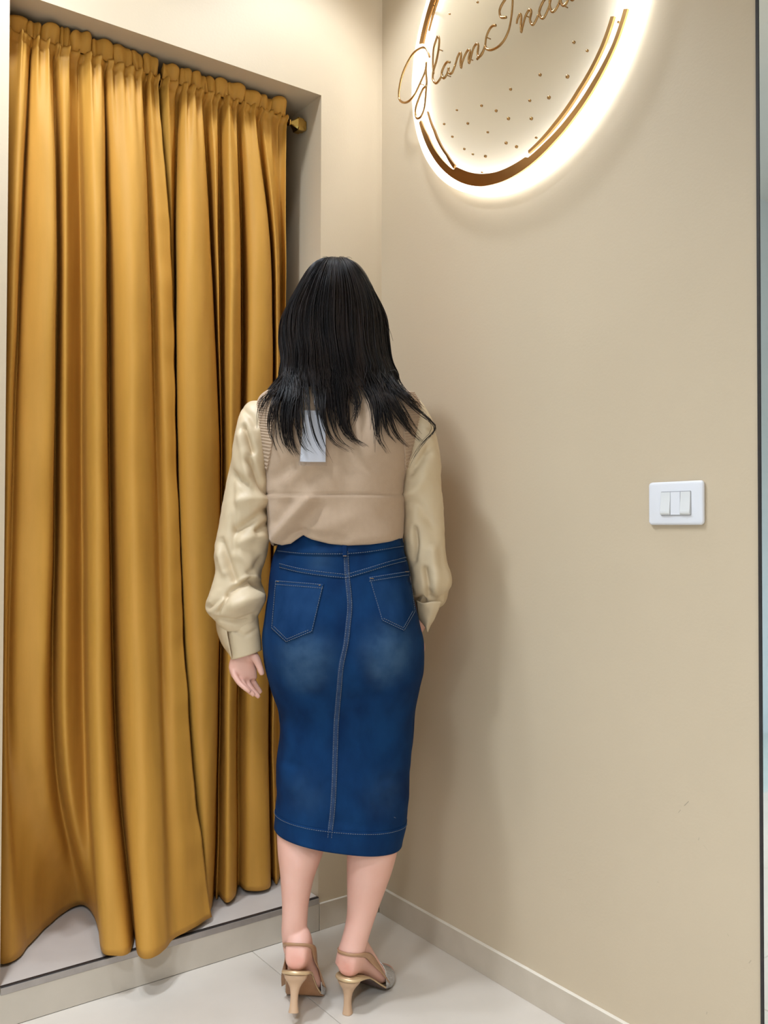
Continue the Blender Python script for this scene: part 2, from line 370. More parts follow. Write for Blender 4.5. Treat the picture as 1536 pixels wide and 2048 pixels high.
# every control point: image column at the five heights and its distance behind the wall plane there
PA = [((8, 4, 2, -2, -24), (.10, .10, .10, .10, .11)),
      ((40, 25, 8, 4, 8), (.05, .05, .07, .085, .088)),
      ((55, 38, 17, 15, 36), (.05, .05, .06, .08, .098)),
      ((60, 45, 25, 21, 60), (.12, .12, .10, .11, .16)),
      ((68, 55, 45, 50, 110), (.07, .085, .075, .11, .265)),
      ((98, 106, 100, 95, 148), (.05, .05, .065, .10, .31)),
      ((108, 112, 110, 114, 170), (.13, .15, .165, .16, .29)),
      ((128, 130, 130, 138, 186), (.05, .075, .075, .085, .22)),
      ((152, 160, 163, 172, 197), (.12, .135, .14, .12, .12)),
      ((165, 172, 176, 184, 204), (.07, .07, .06, .03, .005)),
      ((185, 190, 195, 205, 230), (.04, .035, .025, -.005, -.032)),
      ((205, 208, 213, 226, 260), (.05, .05, .045, .02, -.03)),
      ((210, 214, 220, 236, 269), (.13, .14, .14, .12, .05)),
      ((215, 225, 236, 252, 277), (.08, .075, .065, .025, -.05)),
      ((250, 262, 268, 285, 300), (.045, .035, .015, -.025, -.08)),
      ((280, 290, 303, 320, 330), (.05, .05, .04, -.01, -.07)),
      ((288, 299, 314, 330, 347), (.11, .11, .09, .03, -.035)),
      ((297, 315, 335, 355, 385), (.07, .075, .065, .025, -.008)),
      ((314, 340, 356, 385, 424), (.085, .08, .07, .04, .024))]
PB = [((318, 326, 337, 358, 394), (.12, .15, .16, .16, .17)),
      ((324, 336, 346, 365, 398), (.08, .13, .14, .14, .14)),
      ((340, 346, 351, 370, 402), (.05, .115, .135, .135, .135)),
      ((353, 351, 356, 376, 405), (.13, .15, .14, .13, .14)),
      ((365, 358, 363, 386, 409), (.08, .07, .06, .07, .09)),
      ((385, 388, 397, 408, 414), (.04, .035, .03, .04, .06)),
      ((402, 417, 436, 430, 420), (.06, .06, .06, .06, .08)),
      ((408, 422, 440, 435, 428), (.13, .14, .14, .14, .16)),
      ((428, 434, 443, 439, 433), (.06, .06, .10, .12, .13)),
      ((438, 440, 446, 442, 437), (.12, .13, .13, .13, .145)),
      ((455, 460, 459, 455, 452), (.04, .04, .045, .06, .088)),
      ((468, 478, 476, 470, 470), (.06, .06, .07, .08, .105)),
      ((475, 484, 482, 476, 476), (.12, .135, .135, .14, .17)),
      ((490, 500, 500, 500, 495), (.06, .06, .06, .08, .12)),
      ((508, 536, 537, 533, 536), (.05, .05, .07, .08, .105)),
      ((515, 542, 544, 538, 541), (.11, .125, .13, .145, .18)),
      ((530, 551, 552, 546, 552), (.06, .06, .07, .09, .13)),
      ((550, 562, 561, 554, 560), (.11, .115, .12, .14, .18)),
      ((571, 572, 573, 566, 570), (.075, .08, .10, .13, .17))]
def curtain_panel(name, label, PTS, seed, hem_edge):
    root = thing(name, label, 'curtain', (0, 0, 0), 'mustard curtains across the doorway')
    K = len(PTS); n = (K - 1) * 11 + 1; lev = []
    for li, (key, z) in enumerate(LV):
        P = []
        for xs_, ys_ in PTS:
            Y = ys_[li]
            if key == 'T': Y = .078 + (Y - .085) * .42
            x = max(ony(xs_[li], YPX[key] + (xs_[li] * .31 - 120 if key == 'T' else 0), Y)[0], XL + .012)
            P.append((x, Y, z))
        lev.append(catmull(P, n))
    lev = np.array(lev)                                       # 5 x n x 3
    zz = np.array([z for _, z in LV]); m = 150; G = np.zeros((m, n, 3))
    top = 2.254; zq = np.concatenate([np.linspace(top, 2.10, 34)[:-1], np.linspace(2.10, .0995, m - 33)])
    s = np.concatenate([[0], np.cumsum(np.linalg.norm(np.diff(lev[0], axis=0), axis=1))])
    # pchip-like interpolation between the heights
    h = np.diff(zz)[:, None, None]; d = np.diff(lev, axis=0) / h
    mt = np.zeros_like(lev); mt[0] = d[0]; mt[-1] = d[-1]; mt[1:-1] = (d[:-1] + d[1:]) / 2
    for i, z in enumerate(zq):
        zc = min(z, zz[0]); k = min(int(np.searchsorted(-zz, -zc, side='right') - 1), 3); k = max(k, 0)
        t = (zc - zz[k]) / (zz[k + 1] - zz[k]); hh = zz[k + 1] - zz[k]
        G[i] = (2 * t**3 - 3 * t**2 + 1) * lev[k] + (t**3 - 2 * t**2 + t) * hh * mt[k] + (-2 * t**3 + 3 * t**2) * lev[k + 1] + (t**3 - t**2) * hh * mt[k + 1]
        G[i, :, 2] = z
    # gathers just under the rod, dying out downwards
    gz = np.clip((zq - 2.262) / .30, -1, 0) + 1; ph = np.cumsum(rng.normal(0, .22, n)); x0 = G[0, :, 0]
    g1 = np.sin(x0 * 2 * np.pi / .024 + ph); g2 = np.sin(x0 * 2 * np.pi / .0125 + 1.7 * ph)
    # rod pocket bulging over the rod
    pk = np.exp(-((zq - RODZ) / .011) ** 2) * .006; pin = np.exp(-((zq - 2.231) / .005) ** 2) * .004 + np.exp(-((zq - 2.254) / .005) ** 2) * .005
    w = np.clip((zq - 2.215) / .03, 0, 1)[:, None]
    G[:, :, 1] = G[:, :, 1] * (1 - w) + w * (RODY - .020 + .30 * (G[:, :, 1] - .08)) - pk[:, None] + pin[:, None]
    G[:, :, 1] += np.outer(gz ** 2.0, .0088 * g1) + np.outer(gz ** 3.5, .0040 * g2)
    G[:, :, 0] += np.outer(gz ** 2, .0030 * np.roll(g1, 2))
    nr = zq > 2.234; G[nr, :, 1] = np.minimum(G[nr, :, 1], RODY - .0095)
    # small wrinkles; the hem edge puckers
    nz = fbm(G * np.array([1, 1, .22]), 26, seed).reshape(m, n) * .0028 + fbm(G * np.array([1, 1, .6]), 9, seed + 3).reshape(m, n) * .004
    G[:, :, 1] += nz * np.clip((2.26 - zq) / .3, 0, 1)[:, None]
    if hem_edge:
        e = np.exp(-((n - 1 - np.arange(n)) / 5.0) ** 2); pu = np.array([noise.noise(Vector((z * 14, seed, 0))) for z in zq])
        G[:, :, 0] += np.outer(pu * .004, e); G[:, :, 1] += np.outer(np.roll(pu, 5) * .006, np.exp(-((n - 1 - np.arange(n)) / 12.0) ** 2))
    # stitched bottom hem: a shallow groove
    gr = np.exp(-((zq - .128) / .004) ** 2) * .0016; N = gridnormals(G, False)
    sg = np.sign((N @ np.array([-.4, -.9, 0])).mean()); G -= N * sg * gr[:, None, None]
    G[-1, :, 2] += .004 * np.sin(x0 * 31 + seed)
    o = link('drape', G.reshape(-1, 3), gridfaces(m, n), m_curtain, root); solidify(o, .0014, 0)
    # frilled heading above the rod: loops of cloth opening upwards
    xa, xb = G[0, 0, 0] - .0, G[0, -1, 0]; L = xb - xa; mm = 16; per = 22; ed = [0.0]
    while ed[-1] < L: ed.append(ed[-1] + rng.uniform(.026, .056))
    ed = np.array(ed) * L / ed[-1]; nl_ = len(ed) - 1; R2 = np.zeros((mm, nl_ * per + 1, 3))
    for k in range(nl_):
        wv = ed[k + 1] - ed[k]; bb_ = rng.uniform(.6, 1.1) * wv * .72; h_ = rng.uniform(.038, .053); dn = rng.uniform(.25, .75) * (rng.random() < .75); dc = rng.uniform(-.35, .35); tl_ = rng.normal(0, .10); ov = rng.uniform(.6, 1.3); skew = rng.normal(0, .25); cur = rng.uniform(.004, .013)
        for q_ in range(per + (k == nl_ - 1)):
            u_ = 2 * q_ / per - 1
            for i in range(mm):
                f = i / (mm - 1); g_ = f ** .7; bul = (1 - u_ * u_) ** .62; bul *= 1 - dn * math.exp(-((u_ - dc) / .24) ** 2)
                R2[i, k * per + q_] = (xa + (ed[k] + ed[k + 1]) / 2 + wv / 2 * (u_ * (1 + ov * g_ * (1 - u_ * u_)) + skew * g_ * bul),
                                       RODY - .016 + .010 * f - bul * (.004 + bb_ * g_) + cur * max(0, (f - .7) / .3) ** 2 * bul + .002 * math.sin(u_ * 9 + k) * (1 - f),
                                       2.2495 + h_ * f * (1 - .34 * u_ ** 2 * f - tl_ * u_ - .10 * dn * math.exp(-((u_ - dc) / .2) ** 2) * f))
    R2[:, :, 0] = np.clip(R2[:, :, 0], xa + .002, xb - .002)
    nn = R2.shape[1]
    lo_ = R2[:, :, 2] < 2.2575; R2[:, :, 1] = np.where(lo_, np.minimum(R2[:, :, 1], RODY - .0095), R2[:, :, 1])
    R2[:, :, 2] = np.minimum(R2[:, :, 2], ZL - .003)
    o = link('ruffle', R2.reshape(-1, 3), gridfaces(mm, nn), m_curtain, root); solidify(o, .0014, 0)
    return root, G
curtain_panel('curtain', 'mustard curtain panel on the left, hanging in front, its hem reaching over the step edge', PA, 3.1, True)
curtain_panel('curtain', 'mustard curtain panel on the right, tucked behind the other one, hanging behind the person', PB, 8.7, False)

# ================================================================== LIGHT SWITCH
sw = thing('light_switch', 'white three-module light switch plate on the beige wall', 'light switch', (0, -1.0064, 1.1507))
Y0, Y1, Z0, Z1 = -1.0699, -0.9427, 1.1076, 1.1943
def rrect(y0, y1, z0, z1, r, n=8):
    P = []
    for cy, cz, a0 in ((y1 - r, z1 - r, 0), (y0 + r, z1 - r, 90), (y0 + r, z0 + r, 180), (y1 - r, z0 + r, 270)):
        for k in range(n + 1): a = math.radians(a0 + 90 * k / n); P.append((cy + r * math.cos(a), cz + r * math.sin(a)))
    return P
def slab(name, outline_fn, xs_, m, parent):
    """stack of outlines: list of (x, inset)"""
    V = []; n = None
    for x, ins in xs_:
        P = outline_fn(ins); n = len(P); V += [(x, y, z) for y, z in P]
    k = len(xs_); Fc = gridfaces(k, n, True) + [tuple(range(n)), tuple((k - 1) * n + j for j in range(n - 1, -1, -1))]
    return fixnormals(link(name, V, Fc, m, parent))
pl = slab('plate', lambda i: rrect(Y0 + i, Y1 - i, Z0 + i, Z1 - i, max(.008 - i, .001)), [(0.0, .0015), (-.004, 0), (-.0075, .0008), (-.0088, .003), (-.0093, .006)], m_white, sw)
YC, ZC = -1.0090, 1.1505; hw, hh = .0345, .0235
m_gap = mat('plastic_gap', (0.30, 0.30, 0.31), 0.5)
slab('recess', lambda i: rrect(YC - hw - .0006 + i, YC + hw + .0006 - i, ZC - hh - .0006 + i, ZC + hh + .0006 - i, .002), [(-.0090, 0), (-.0096, 0), (-.0097, .0005)], m_gap, sw)
mods = [(YC + hw / 3, YC + hw, 'rocker'), (YC - hw / 3, YC + hw / 3, 'blank'), (YC - hw, YC - hw / 3, 'rocker')]
for a, b_, nm in mods:
    n = 14; V = []
    for k in range(n + 1):
        t = k / n; z = ZC + hh - .0008 - (2 * hh - .0016) * t
        d = (.0112 + (.0045 * (t ** 1.6) - .003 * max(0, (t - .86) / .14) ** 2 if nm == 'rocker' else .0006))
        V += [(-.0090, a + .0005, z), (-d, a + .0005, z), (-d - .0004, a + .0015, z), (-d - .0004, b_ - .0015, z), (-d, b_ - .0005, z), (-.0090, b_ - .0005, z)]
    Fc = gridfaces(n + 1, 6) + [(0, 1, 2, 3, 4, 5), tuple(n * 6 + j for j in (5, 4, 3, 2, 1, 0))]
    fixnormals(link(nm, V, Fc, m_offwhite if nm == 'rocker' else m_white, sw, False))
box('indicator', (-.0100, YC - hw + .006, ZC - hh - .0065), (-.0092, YC - hw + .010, ZC - hh - .0055), m_offwhite, sw, .0002, 1)

# ================================================================== ROUND SIGN
SY, SZ = -0.5716, 2.3000
sg = thing('wall_sign', 'round clear backlit sign with golden script lettering and crescent rims', 'sign', (0, SY, SZ))
RD = .389
def ringband(name, rin, rout, x0, x1, m, a0=0, a1=360, n=160, closed=True, parent=sg):
    V = []; aa = np.radians(np.linspace(a0, a1, n + (0 if closed else 1), endpoint=not closed))
    for k, a in enumerate(aa):
        ri = rin(math.degrees(a)) if callable(rin) else rin; ro = rout(math.degrees(a)) if callable(rout) else rout
        c, s_ = -math.cos(a), math.sin(a)
        V += [(x0, SY + ri * c, SZ + ri * s_), (x1, SY + ri * c, SZ + ri * s_), (x1, SY + ro * c, SZ + ro * s_), (x0, SY + ro * c, SZ + ro * s_)]
    N = len(aa); Fc = []
    for k in range(N if closed else N - 1):
        k2 = (k + 1) % N
        for j in range(4): j2 = (j + 1) % 4; Fc.append((k * 4 + j, k2 * 4 + j, k2 * 4 + j2, k * 4 + j2))
    if not closed: Fc += [(0, 1, 2, 3), tuple((N - 1) * 4 + j for j in (3, 2, 1, 0))]
    o = fixnormals(link(name, V, Fc, m, parent, False)); return o
n = 160; aa = np.radians(np.linspace(0, 360, n, endpoint=False))
V = [(x, SY + RD * math.cos(a), SZ + RD * math.sin(a)) for x in (-.027, -.032) for a in aa]
fixnormals(link('disc', V, [tuple(range(n)), tuple(range(2 * n - 1, n - 1, -1))], m_acrylic, sg, False))
ringband('disc_rim', RD - .0012, RD, -.0265, -.0325, m_acryedge)
aa2 = np.linspace(0, 2 * np.pi, 180, endpoint=False); V = []
for a in aa2:
    for b_ in np.linspace(0, 2 * np.pi, 10, endpoint=False):
        r = .371 + .005 * math.cos(b_); V.append((-.0095 + .005 * math.sin(b_), SY + r * math.cos(a), SZ + r * math.sin(a)))
Fc = [(i * 10 + j, ((i + 1) % 180) * 10 + j, ((i + 1) % 180) * 10 + (j + 1) % 10, i * 10 + (j + 1) % 10) for i in range(180) for j in range(10)]
link('led_ring', V, Fc, m_led, sg)
for a in (30, 150, 210, 330):
    c, s_ = math.cos(math.radians(a)), math.sin(math.radians(a)); y, z = SY + .335 * c, SZ + .335 * s_
    V, Fc = tube([(0, y, z), (-.012, y, z), (-.0268, y, z)], .005, 12); link('standoff', V, Fc, m_brass, sg)
def itp(tab): xs_, ys_ = zip(*sorted(tab)); return lambda a: float(np.interp(a, xs_, ys_))
oo = itp([(-164, .3645), (-156, .3635), (-144, .3635), (-131, .3655), (-118, .369), (-106, .371), (-92, .369), (-80, .365), (-68, .360), (-56, .359), (-43, .362), (-31, .366), (-20, .368)])
oi = itp([(-163, .3555), (-154, .3475), (-139, .347), (-126, .349), (-125, .339), (-120, .339), (-108, .341), (-98, .342), (-87, .340), (-81, .339), (-80.5, .345), (-71, .342), (-58, .343), (-44, .347), (-31, .3555), (-20, .357)])
ringband('crescent', oi, oo, -.0325, -.0385, m_gold, -163, -20, 200, False)
ringband('rim_arc', itp([(-80, .329), (-64, .3195), (-49, .3175), (-32, .3235), (-22, .325)]), itp([(-80, .336), (-64, .330), (-49, .328), (-32, .334), (-22, .335)]), -.0325, -.0385, m_gold, -79.5, -22, 80, False)
ringband('rim_arc', itp([(-164, .3255), (-152, .3205), (-135, .3275), (-126, .337)]), itp([(-164, .327), (-152, .325), (-135, .333), (-126, .347)]), -.0325, -.0385, m_gold, -164, -126.5, 60, False)
ringband('crescent', itp([(40, .355), (90, .338), (145, .3415), (155, .3455), (163, .3475)]), itp([(40, .3625), (90, .370), (145, .3631), (155, .3635), (163, .3645)]), -.0325, -.0385, m_gold, 40, 163, 160, False)
ringband('rim_arc', itp([(50, .326), (145, .330), (158, .333)]), itp([(50, .333), (145, .335), (158, .3345)]), -.0325, -.0385, m_gold, 50, 158, 120, False)
DOTS = [(-0.1964, -0.1286, 0.0025), (-0.2342, -0.1638, 0.0022), (-0.0945, -0.159, 0.0026), (-0.1775, -0.1972, 0.0032), (-0.1217, -0.2221, 0.0031), (0.0017, -0.154, 0.0024), (-0.0615, -0.2058, 0.0023), (0.104, -0.154, 0.0022), (0.0515, -0.1866, 0.0025), (0.197, -0.1298, 0.0017), (0.009, -0.2216, 0.0029), (-0.0665, -0.2497, 0.0029), (0.1549, -0.1796, 0.0023), (0.2475, -0.147, 0.002), (0.0813, -0.2284, 0.0019), (0.2146, -0.192, 0.002), (0.017, -0.2775, 0.0027), (-0.018, -0.2986, 0.0027), (-0.082, -0.2999, 0.0018), (0.1682, -0.2399, 0.002), (0.1357, -0.2644, 0.0017), (0.0897, -0.2849, 0.0025), (0.226, 0.1327, 0.0017), (0.1186, 0.1118, 0.002), (-0.3193, -0.1407, 0.0019), (0.285, 0.1824, 0.0018), (-0.1618, -0.2817, 0.0015), (0.1018, -0.3211, 0.0014)]
for y, z, r in DOTS:
    V, Fc = tube([(-.032, SY + y, SZ + z), (-.036, SY + y, SZ + z), (-.0372, SY + y, SZ + z)], [r * 1.3, r * 1.3, r * .95], 14); link('dot', V, Fc, m_gold, sg)
LET = {
'G': [[(0.293, 0.0446), (0.2991, 0.0596), (0.3097, 0.0748), (0.325, 0.0838), (0.3498, 0.0865), (0.3718, 0.0813), (0.394, 0.0662), (0.4101, 0.0491), (0.4215, 0.0279), (0.4279, 0.0006), (0.4229, -0.0194), (0.4034, -0.0339), (0.3809, -0.0377), (0.3573, -0.0303), (0.334, -0.0095), (0.3156, 0.01), (0.3096, 0.0229), (0.3072, 0.0372)], [(0.3072, 0.0372), (0.3085, 0.0136), (0.3060, -0.0232), (0.3217, -0.0299), (0.3401, -0.0497), (0.3524, -0.0702), (0.3518, -0.0899), (0.343, -0.1005), (0.3276, -0.099), (0.3154, -0.0824), (0.31, -0.0557), (0.3064, -0.0264)]],
'l': [[(0.2759, -0.0065), (0.2796, 0.0217), (0.2767, 0.0584), (0.2664, 0.0776), (0.259, 0.0847), (0.2531, 0.0727), (0.256, 0.0494), (0.2648, 0.023), (0.276, 0.003), (0.2795, -0.0183), (0.2676, -0.0355), (0.2529, -0.0329), (0.2399, -0.0233)]],
'a': [[(0.2104, -0.0043), (0.2212, 0.0007), (0.2341, -0.005), (0.2437, -0.0198), (0.2355, -0.0353), (0.224, -0.0317), (0.2141, -0.0172), (0.2169, -0.0216), (0.2112, -0.0332), (0.2014, -0.0346), (0.1902, -0.0217)]],
'm': [[(0.1902, -0.0217), (0.1804, -0.0038), (0.1708, 0.0031), (0.1666, -0.0051), (0.1694, -0.0232), (0.1658, -0.0365), (0.1625, -0.0261), (0.1516, -0.0107), (0.1395, -0.0033), (0.1327, -0.0107), (0.1381, -0.0256), (0.1359, -0.0373), (0.13, -0.0272), (0.1207, -0.0078), (0.1088, -0.0014), (0.1023, -0.0088), (0.1049, -0.0273), (0.0996, -0.0376), (0.0879, -0.0346), (0.0776, -0.0214)]],
'I': [[(0.1071, -0.0409), (0.0914, -0.0352), (0.0785, -0.0213), (0.0734, -0.0006), (0.0632, 0.0125), (0.0518, 0.0169), (0.0399, 0.0133)], [(0.0785, -0.0195), (0.0695, -0.0323), (0.053, -0.0404), (0.0305, -0.0424), (0.0107, -0.0355), (-0.0039, -0.0197), (-0.0111, -0.0007), (-0.0159, 0.0227), (-0.0178, 0.0474), (-0.0147, 0.0592), (-0.0063, 0.065), (0.0083, 0.06), (0.0206, 0.052), (0.0268, 0.0411), (0.023, 0.0263), (0.0132, 0.0196), (0.0039, 0.016)]],
'n': [[(-0.0314, -0.0152), (-0.0338, -0.0061), (-0.042, 0.0019), (-0.0462, -0.0069), (-0.0448, -0.0248), (-0.0467, -0.0417), (-0.0514, -0.0295), (-0.0607, -0.0102), (-0.0722, -0.0022), (-0.0786, -0.0094), (-0.0745, -0.0267), (-0.0825, -0.0412), (-0.0915, -0.0379), (-0.1017, -0.0269)]],
'd': [[(-0.1305, -0.002), (-0.1195, -0.0016), (-0.1095, -0.01), (-0.1039, -0.0222), (-0.1084, -0.0358), (-0.1173, -0.0416), (-0.1283, -0.032), (-0.1382, -0.0139), (-0.150, 0.0401), (-0.152, 0.0787), (-0.147, 0.055), (-0.139, 0.0024), (-0.136, -0.0161), (-0.1381, -0.0302), (-0.1447, -0.0406), (-0.1544, -0.0395), (-0.164, -0.0312)]],
'i': [[(-0.164, -0.0312), (-0.1715, -0.012), (-0.1695, -0.030), (-0.1767, -0.0417), (-0.1851, -0.0413), (-0.1925, -0.0336)]],
'i_dot': [[(-0.1755, 0.0212), (-0.1765, 0.0194)]],
'a2': [[(-0.2172, -0.0051), (-0.207, -0.0005), (-0.1977, -0.012), (-0.1956, -0.0311), (-0.2039, -0.0423), (-0.2131, -0.0353), (-0.2203, -0.0150), (-0.2182, -0.0342), (-0.2233, -0.0435), (-0.2314, -0.0427), (-0.2414, -0.0353)]],
}
for k, strokes in LET.items():
    A = Acc()
    for sidx, sk in enumerate(strokes):
        P2 = catmull(sk, len(sk) * 8); d = np.gradient(P2, axis=0); d /= np.maximum(np.linalg.norm(d, axis=1, keepdims=True), 1e-9)
        r = .0025 + .0012 * np.clip(-d[:, 1] * .2 + np.abs(d[:, 0]) * .6, 0, 1)
        V, Fc = tube(np.column_stack([np.full(len(P2), -.0465), SY + P2[:, 0], SZ + P2[:, 1]]), r, 10, 1.0); A.add(V, Fc)
    y, z = strokes[0][len(strokes[0]) // 2]
    if k not in 'G': V, Fc = tube([(-.032, SY + y, SZ + z), (-.04, SY + y, SZ + z), (-.0465, SY + y, SZ + z)], .0014, 8); A.add(V, Fc)
    A.link('letter', m_gold, sg)
V, Fc = tube([(-.032, SY + .334, SZ - .0095), (-.04, SY + .334, SZ - .0095), (-.0465, SY + .334, SZ - .0095)], .0014, 8); link('standoff', V, Fc, m_gold, sg)

# ================================================================== PERSON (seen from behind)
ROOT = np.array([-0.40, -0.33, 0.0])
pr = thing('person', 'person with long dark hair in beige knit vest, denim midi skirt and slingback heels', 'person', ROOT)

# ---- garment grids first: they also size the body
SK = [(563, 1050, 799, 1050, 2.095, .090, .09), (558, 1084, 805, 1082, 2.095, .097, .095), (549, 1110, 809, 1104, 2.095, .110, .105), (541, 1140, 817, 1136, 2.095, .116, .11),
      (537, 1190, 824.5, 1188, 2.095, .130, .118), (529.5, 1255, 837, 1250, 2.098, .143, .12), (529, 1300, 845.5, 1297, 2.10, .147, .12),
      (535, 1340, 845.5, 1340, 2.105, .143, .12), (545, 1380, 836.5, 1382, 2.11, .132, .118), (559, 1430, 829, 1432, 2.115, .123, .115),
      (558.5, 1482, 827, 1470, 2.12, .120, .115), (553, 1530, 819, 1535, 2.12, .120, .115), (554.5, 1575, 818, 1580, 2.12, .122, .115),
      (553, 1615, 812, 1640, 2.12, .124, .115), (551, 1649, 803, 1687, 2.12, .126, .115)]
SG, th = loftgrid(SK, 190, 144, .86)
N = gridnormals(SG); N *= np.sign(np.einsum('ijk,ijk->', N, SG - SG.mean(1, keepdims=True)))
q = proj(SG.reshape(-1, 3)); face = (np.einsum('ijk,ijk->ij', N, CAM - SG) > 0).reshape(-1)
def blob(cx, cy, rx, ry): return np.exp(-((q[:, 0] - cx) / rx) ** 2 - ((q[:, 1] - cy) / ry) ** 2) * face
d = .016 * blob(608, 1290, 62, 75) + .016 * blob(770, 1285, 62, 75) - .006 * blob(690, 1300, 26, 110) - .010 * blob(690, 1440, 120, 45) + .004 * blob(620, 1590, 60, 70) + .003 * blob(745, 1560, 50, 60)
SG = SG + N * d.reshape(SG.shape[:2])[..., None]
nz = fbm(SG * np.array([1, 1, 1.5]), 17, 4.2).reshape(SG.shape[:2]) * .0022
SG = SG + N * nz[..., None] + N * creases(SG, N, [
    ([(600, 1385), (690, 1400), (770, 1385)], -.003, 14), ([(560, 1440), (620, 1450), (680, 1440)], -.0025, 12), ([(830, 1460), (770, 1475), (700, 1465)], -.0022, 12),
    ([(640, 1130), (690, 1150)], -.002, 9), ([(820, 1545), (770, 1560)], -.003, 9), ([(556, 1520), (600, 1535)], -.003, 10),
    ([(660, 1640), (720, 1655), (790, 1650)], -.0022, 10), ([(690, 1180), (672, 1400), (660, 1640)], .0012, 6)])[..., None]
m_denim = mat('denim', (0.0008, 0.0150, 0.062), 0.85)
nt, b = nodes(m_denim); b.inputs['Specular IOR Level'].default_value = 0.14
add_noise(m_denim, (0.0045, 0.040, 0.125), 13, 0.75, 8, (1, 1, .6), bump=0.35, bscale=1200, bdist=0.0005)
def spot_fades(m, items, origin):
    """worn, lighter areas of the cloth: soft patches around fixed points of the garment"""
    nt, b = nodes(m); src = b.inputs['Base Color'].links[0].from_socket; tc = nt.nodes.new('ShaderNodeTexCoord')
    n1 = nt.nodes.new('ShaderNodeTexNoise'); n1.inputs['Scale'].default_value = 28; n1.inputs['Detail'].default_value = 8; nt.links.new(tc.outputs['Object'], n1.inputs[0])
    for P, r, f, col in items:
        df = nt.nodes.new('ShaderNodeVectorMath'); df.operation = 'DISTANCE'; df.inputs[1].default_value = Vector(np.asarray(P) - origin)
        nt.links.new(tc.outputs['Object'], df.inputs[0])
        mr = nt.nodes.new('ShaderNodeMapRange'); mr.interpolation_type = 'SMOOTHSTEP'; mr.inputs[1].default_value = 0; mr.inputs[2].default_value = r
        mr.inputs[3].default_value = f; mr.inputs[4].default_value = 0; nt.links.new(df.outputs['Value'], mr.inputs[0])
        mu = nt.nodes.new('ShaderNodeMath'); mu.operation = 'MULTIPLY'; nt.links.new(mr.outputs[0], mu.inputs[0])
        m2 = nt.nodes.new('ShaderNodeMapRange'); m2.inputs[1].default_value = .3; m2.inputs[2].default_value = .65; m2.inputs[3].default_value = .45; m2.inputs[4].default_value = 1.1
        nt.links.new(n1.outputs[0], m2.inputs[0]); nt.links.new(m2.outputs[0], mu.inputs[1])
        mx = nt.nodes.new('ShaderNodeMix'); mx.data_type = 'RGBA'; mx.inputs[7].default_value = (*col, 1)
        nt.links.new(mu.outputs[0], mx.inputs[0]); nt.links.new(src, mx.inputs[6]); src = mx.outputs[2]
    nt.links.new(src, b.inputs['Base Color'])
ms, ns = SG.shape[:2]
skirt = link('skirt', SG.reshape(-1, 3), gridfaces(ms, ns, True), m_denim, pr); solidify(skirt, .0022, -1); fixnormals(skirt)
def bvh_of(G, wrap=True): return BVHTree.FromPolygons([tuple(v) for v in G.reshape(-1, 3)], gridfaces(G.shape[0], G.shape[1], wrap))
def surf(bv, u, v, off=0.0):
    h = bv.ray_cast(Vector(CAM), Vector(nrm(ray(u, v))))
    if h[0] is None:
        h = bv.find_nearest(Vector(pt(u, v, 2.0)))
    P = np.array(h[0]); nn = np.array(h[1])
    if nn @ (CAM - P) < 0: nn = -nn
    return P + nn * off
SB = bvh_of(SG)
PALE = (0.06, 0.125, 0.215)
spot_fades(m_denim, [(surf(SB, 607, 1318), .10, .6, PALE), (surf(SB, 785, 1300), .10, .6, PALE), (surf(SB, 770, 1345), .06, .4, PALE), (surf(SB, 600, 1360), .06, .35, PALE),
                     (surf(SB, 590, 1215), .055, .35, PALE), (surf(SB, 790, 1195), .055, .35, PALE), (surf(SB, 640, 1125), .05, .25, PALE), (surf(SB, 770, 1590), .08, .18, PALE), (surf(SB, 610, 1590), .08, .15, PALE)], ROOT)
def patch(bv, poly_grid, off, name, m, parent):
    """a thin piece of cloth lying on a garment: grid of image positions -> points on the cloth, with thickness"""
    g = np.array([[surf(bv, u, v, off) for u, v in row] for row in poly_grid]); lo = np.array([[surf(bv, u, v, -.0012) for u, v in row] for row in poly_grid])
    a, b_ = g.shape[:2]; V = np.vstack([g.reshape(-1, 3), lo.reshape(-1, 3)]); Fc = gridfaces(a, b_); K = a * b_
    ring = [j for j in range(b_)] + [i * b_ + b_ - 1 for i in range(1, a)] + [(a - 1) * b_ + j for j in range(b_ - 2, -1, -1)] + [i * b_ for i in range(a - 2, 0, -1)]
    Fc += [(ring[i], ring[(i + 1) % len(ring)], K + ring[(i + 1) % len(ring)], K + ring[i]) for i in range(len(ring))]
    return fixnormals(link(name, V, Fc, m, parent))
def bil(c, a, b_):
    """bilinear grid over corners TL, TR, BR, BL"""
    c = np.array(c, float); return [[c[0] * (1 - s) * (1 - t) + c[1] * s * (1 - t) + c[2] * s * t + c[3] * (1 - s) * t for s in np.linspace(0, 1, b_)] for t in np.linspace(0, 1, a)]
def stitch(bv, lines, m, name, parent, off=.0022, r=.00068, dash=.0034, gap=.0018):
    A = Acc()
    for ln in lines:
        P = []
        for (a, b_) in zip(ln[:-1], ln[1:]):
            k = max(2, int(np.hypot(b_[0] - a[0], b_[1] - a[1]) / 2))
            P += [surf(bv, a[0] + (b_[0] - a[0]) * t, a[1] + (b_[1] - a[1]) * t, off) for t in np.linspace(0, 1, k, endpoint=False)]
        P.append(surf(bv, *ln[-1], off)); P = np.array(P); s = np.concatenate([[0], np.cumsum(np.linalg.norm(np.diff(P, axis=0), axis=1))])
        x = 0.0
        while x + dash < s[-1]:
            pp = [[np.interp(x + dash * f, s, P[:, i]) for i in range(3)] for f in (0, .5, 1)]
            V, Fc = tube(pp, [r * .8, r, r * .8], 4); A.add(V, Fc); x += dash + gap
    o = A.link(name, m, parent); o['kind'] = 'stuff'; return o
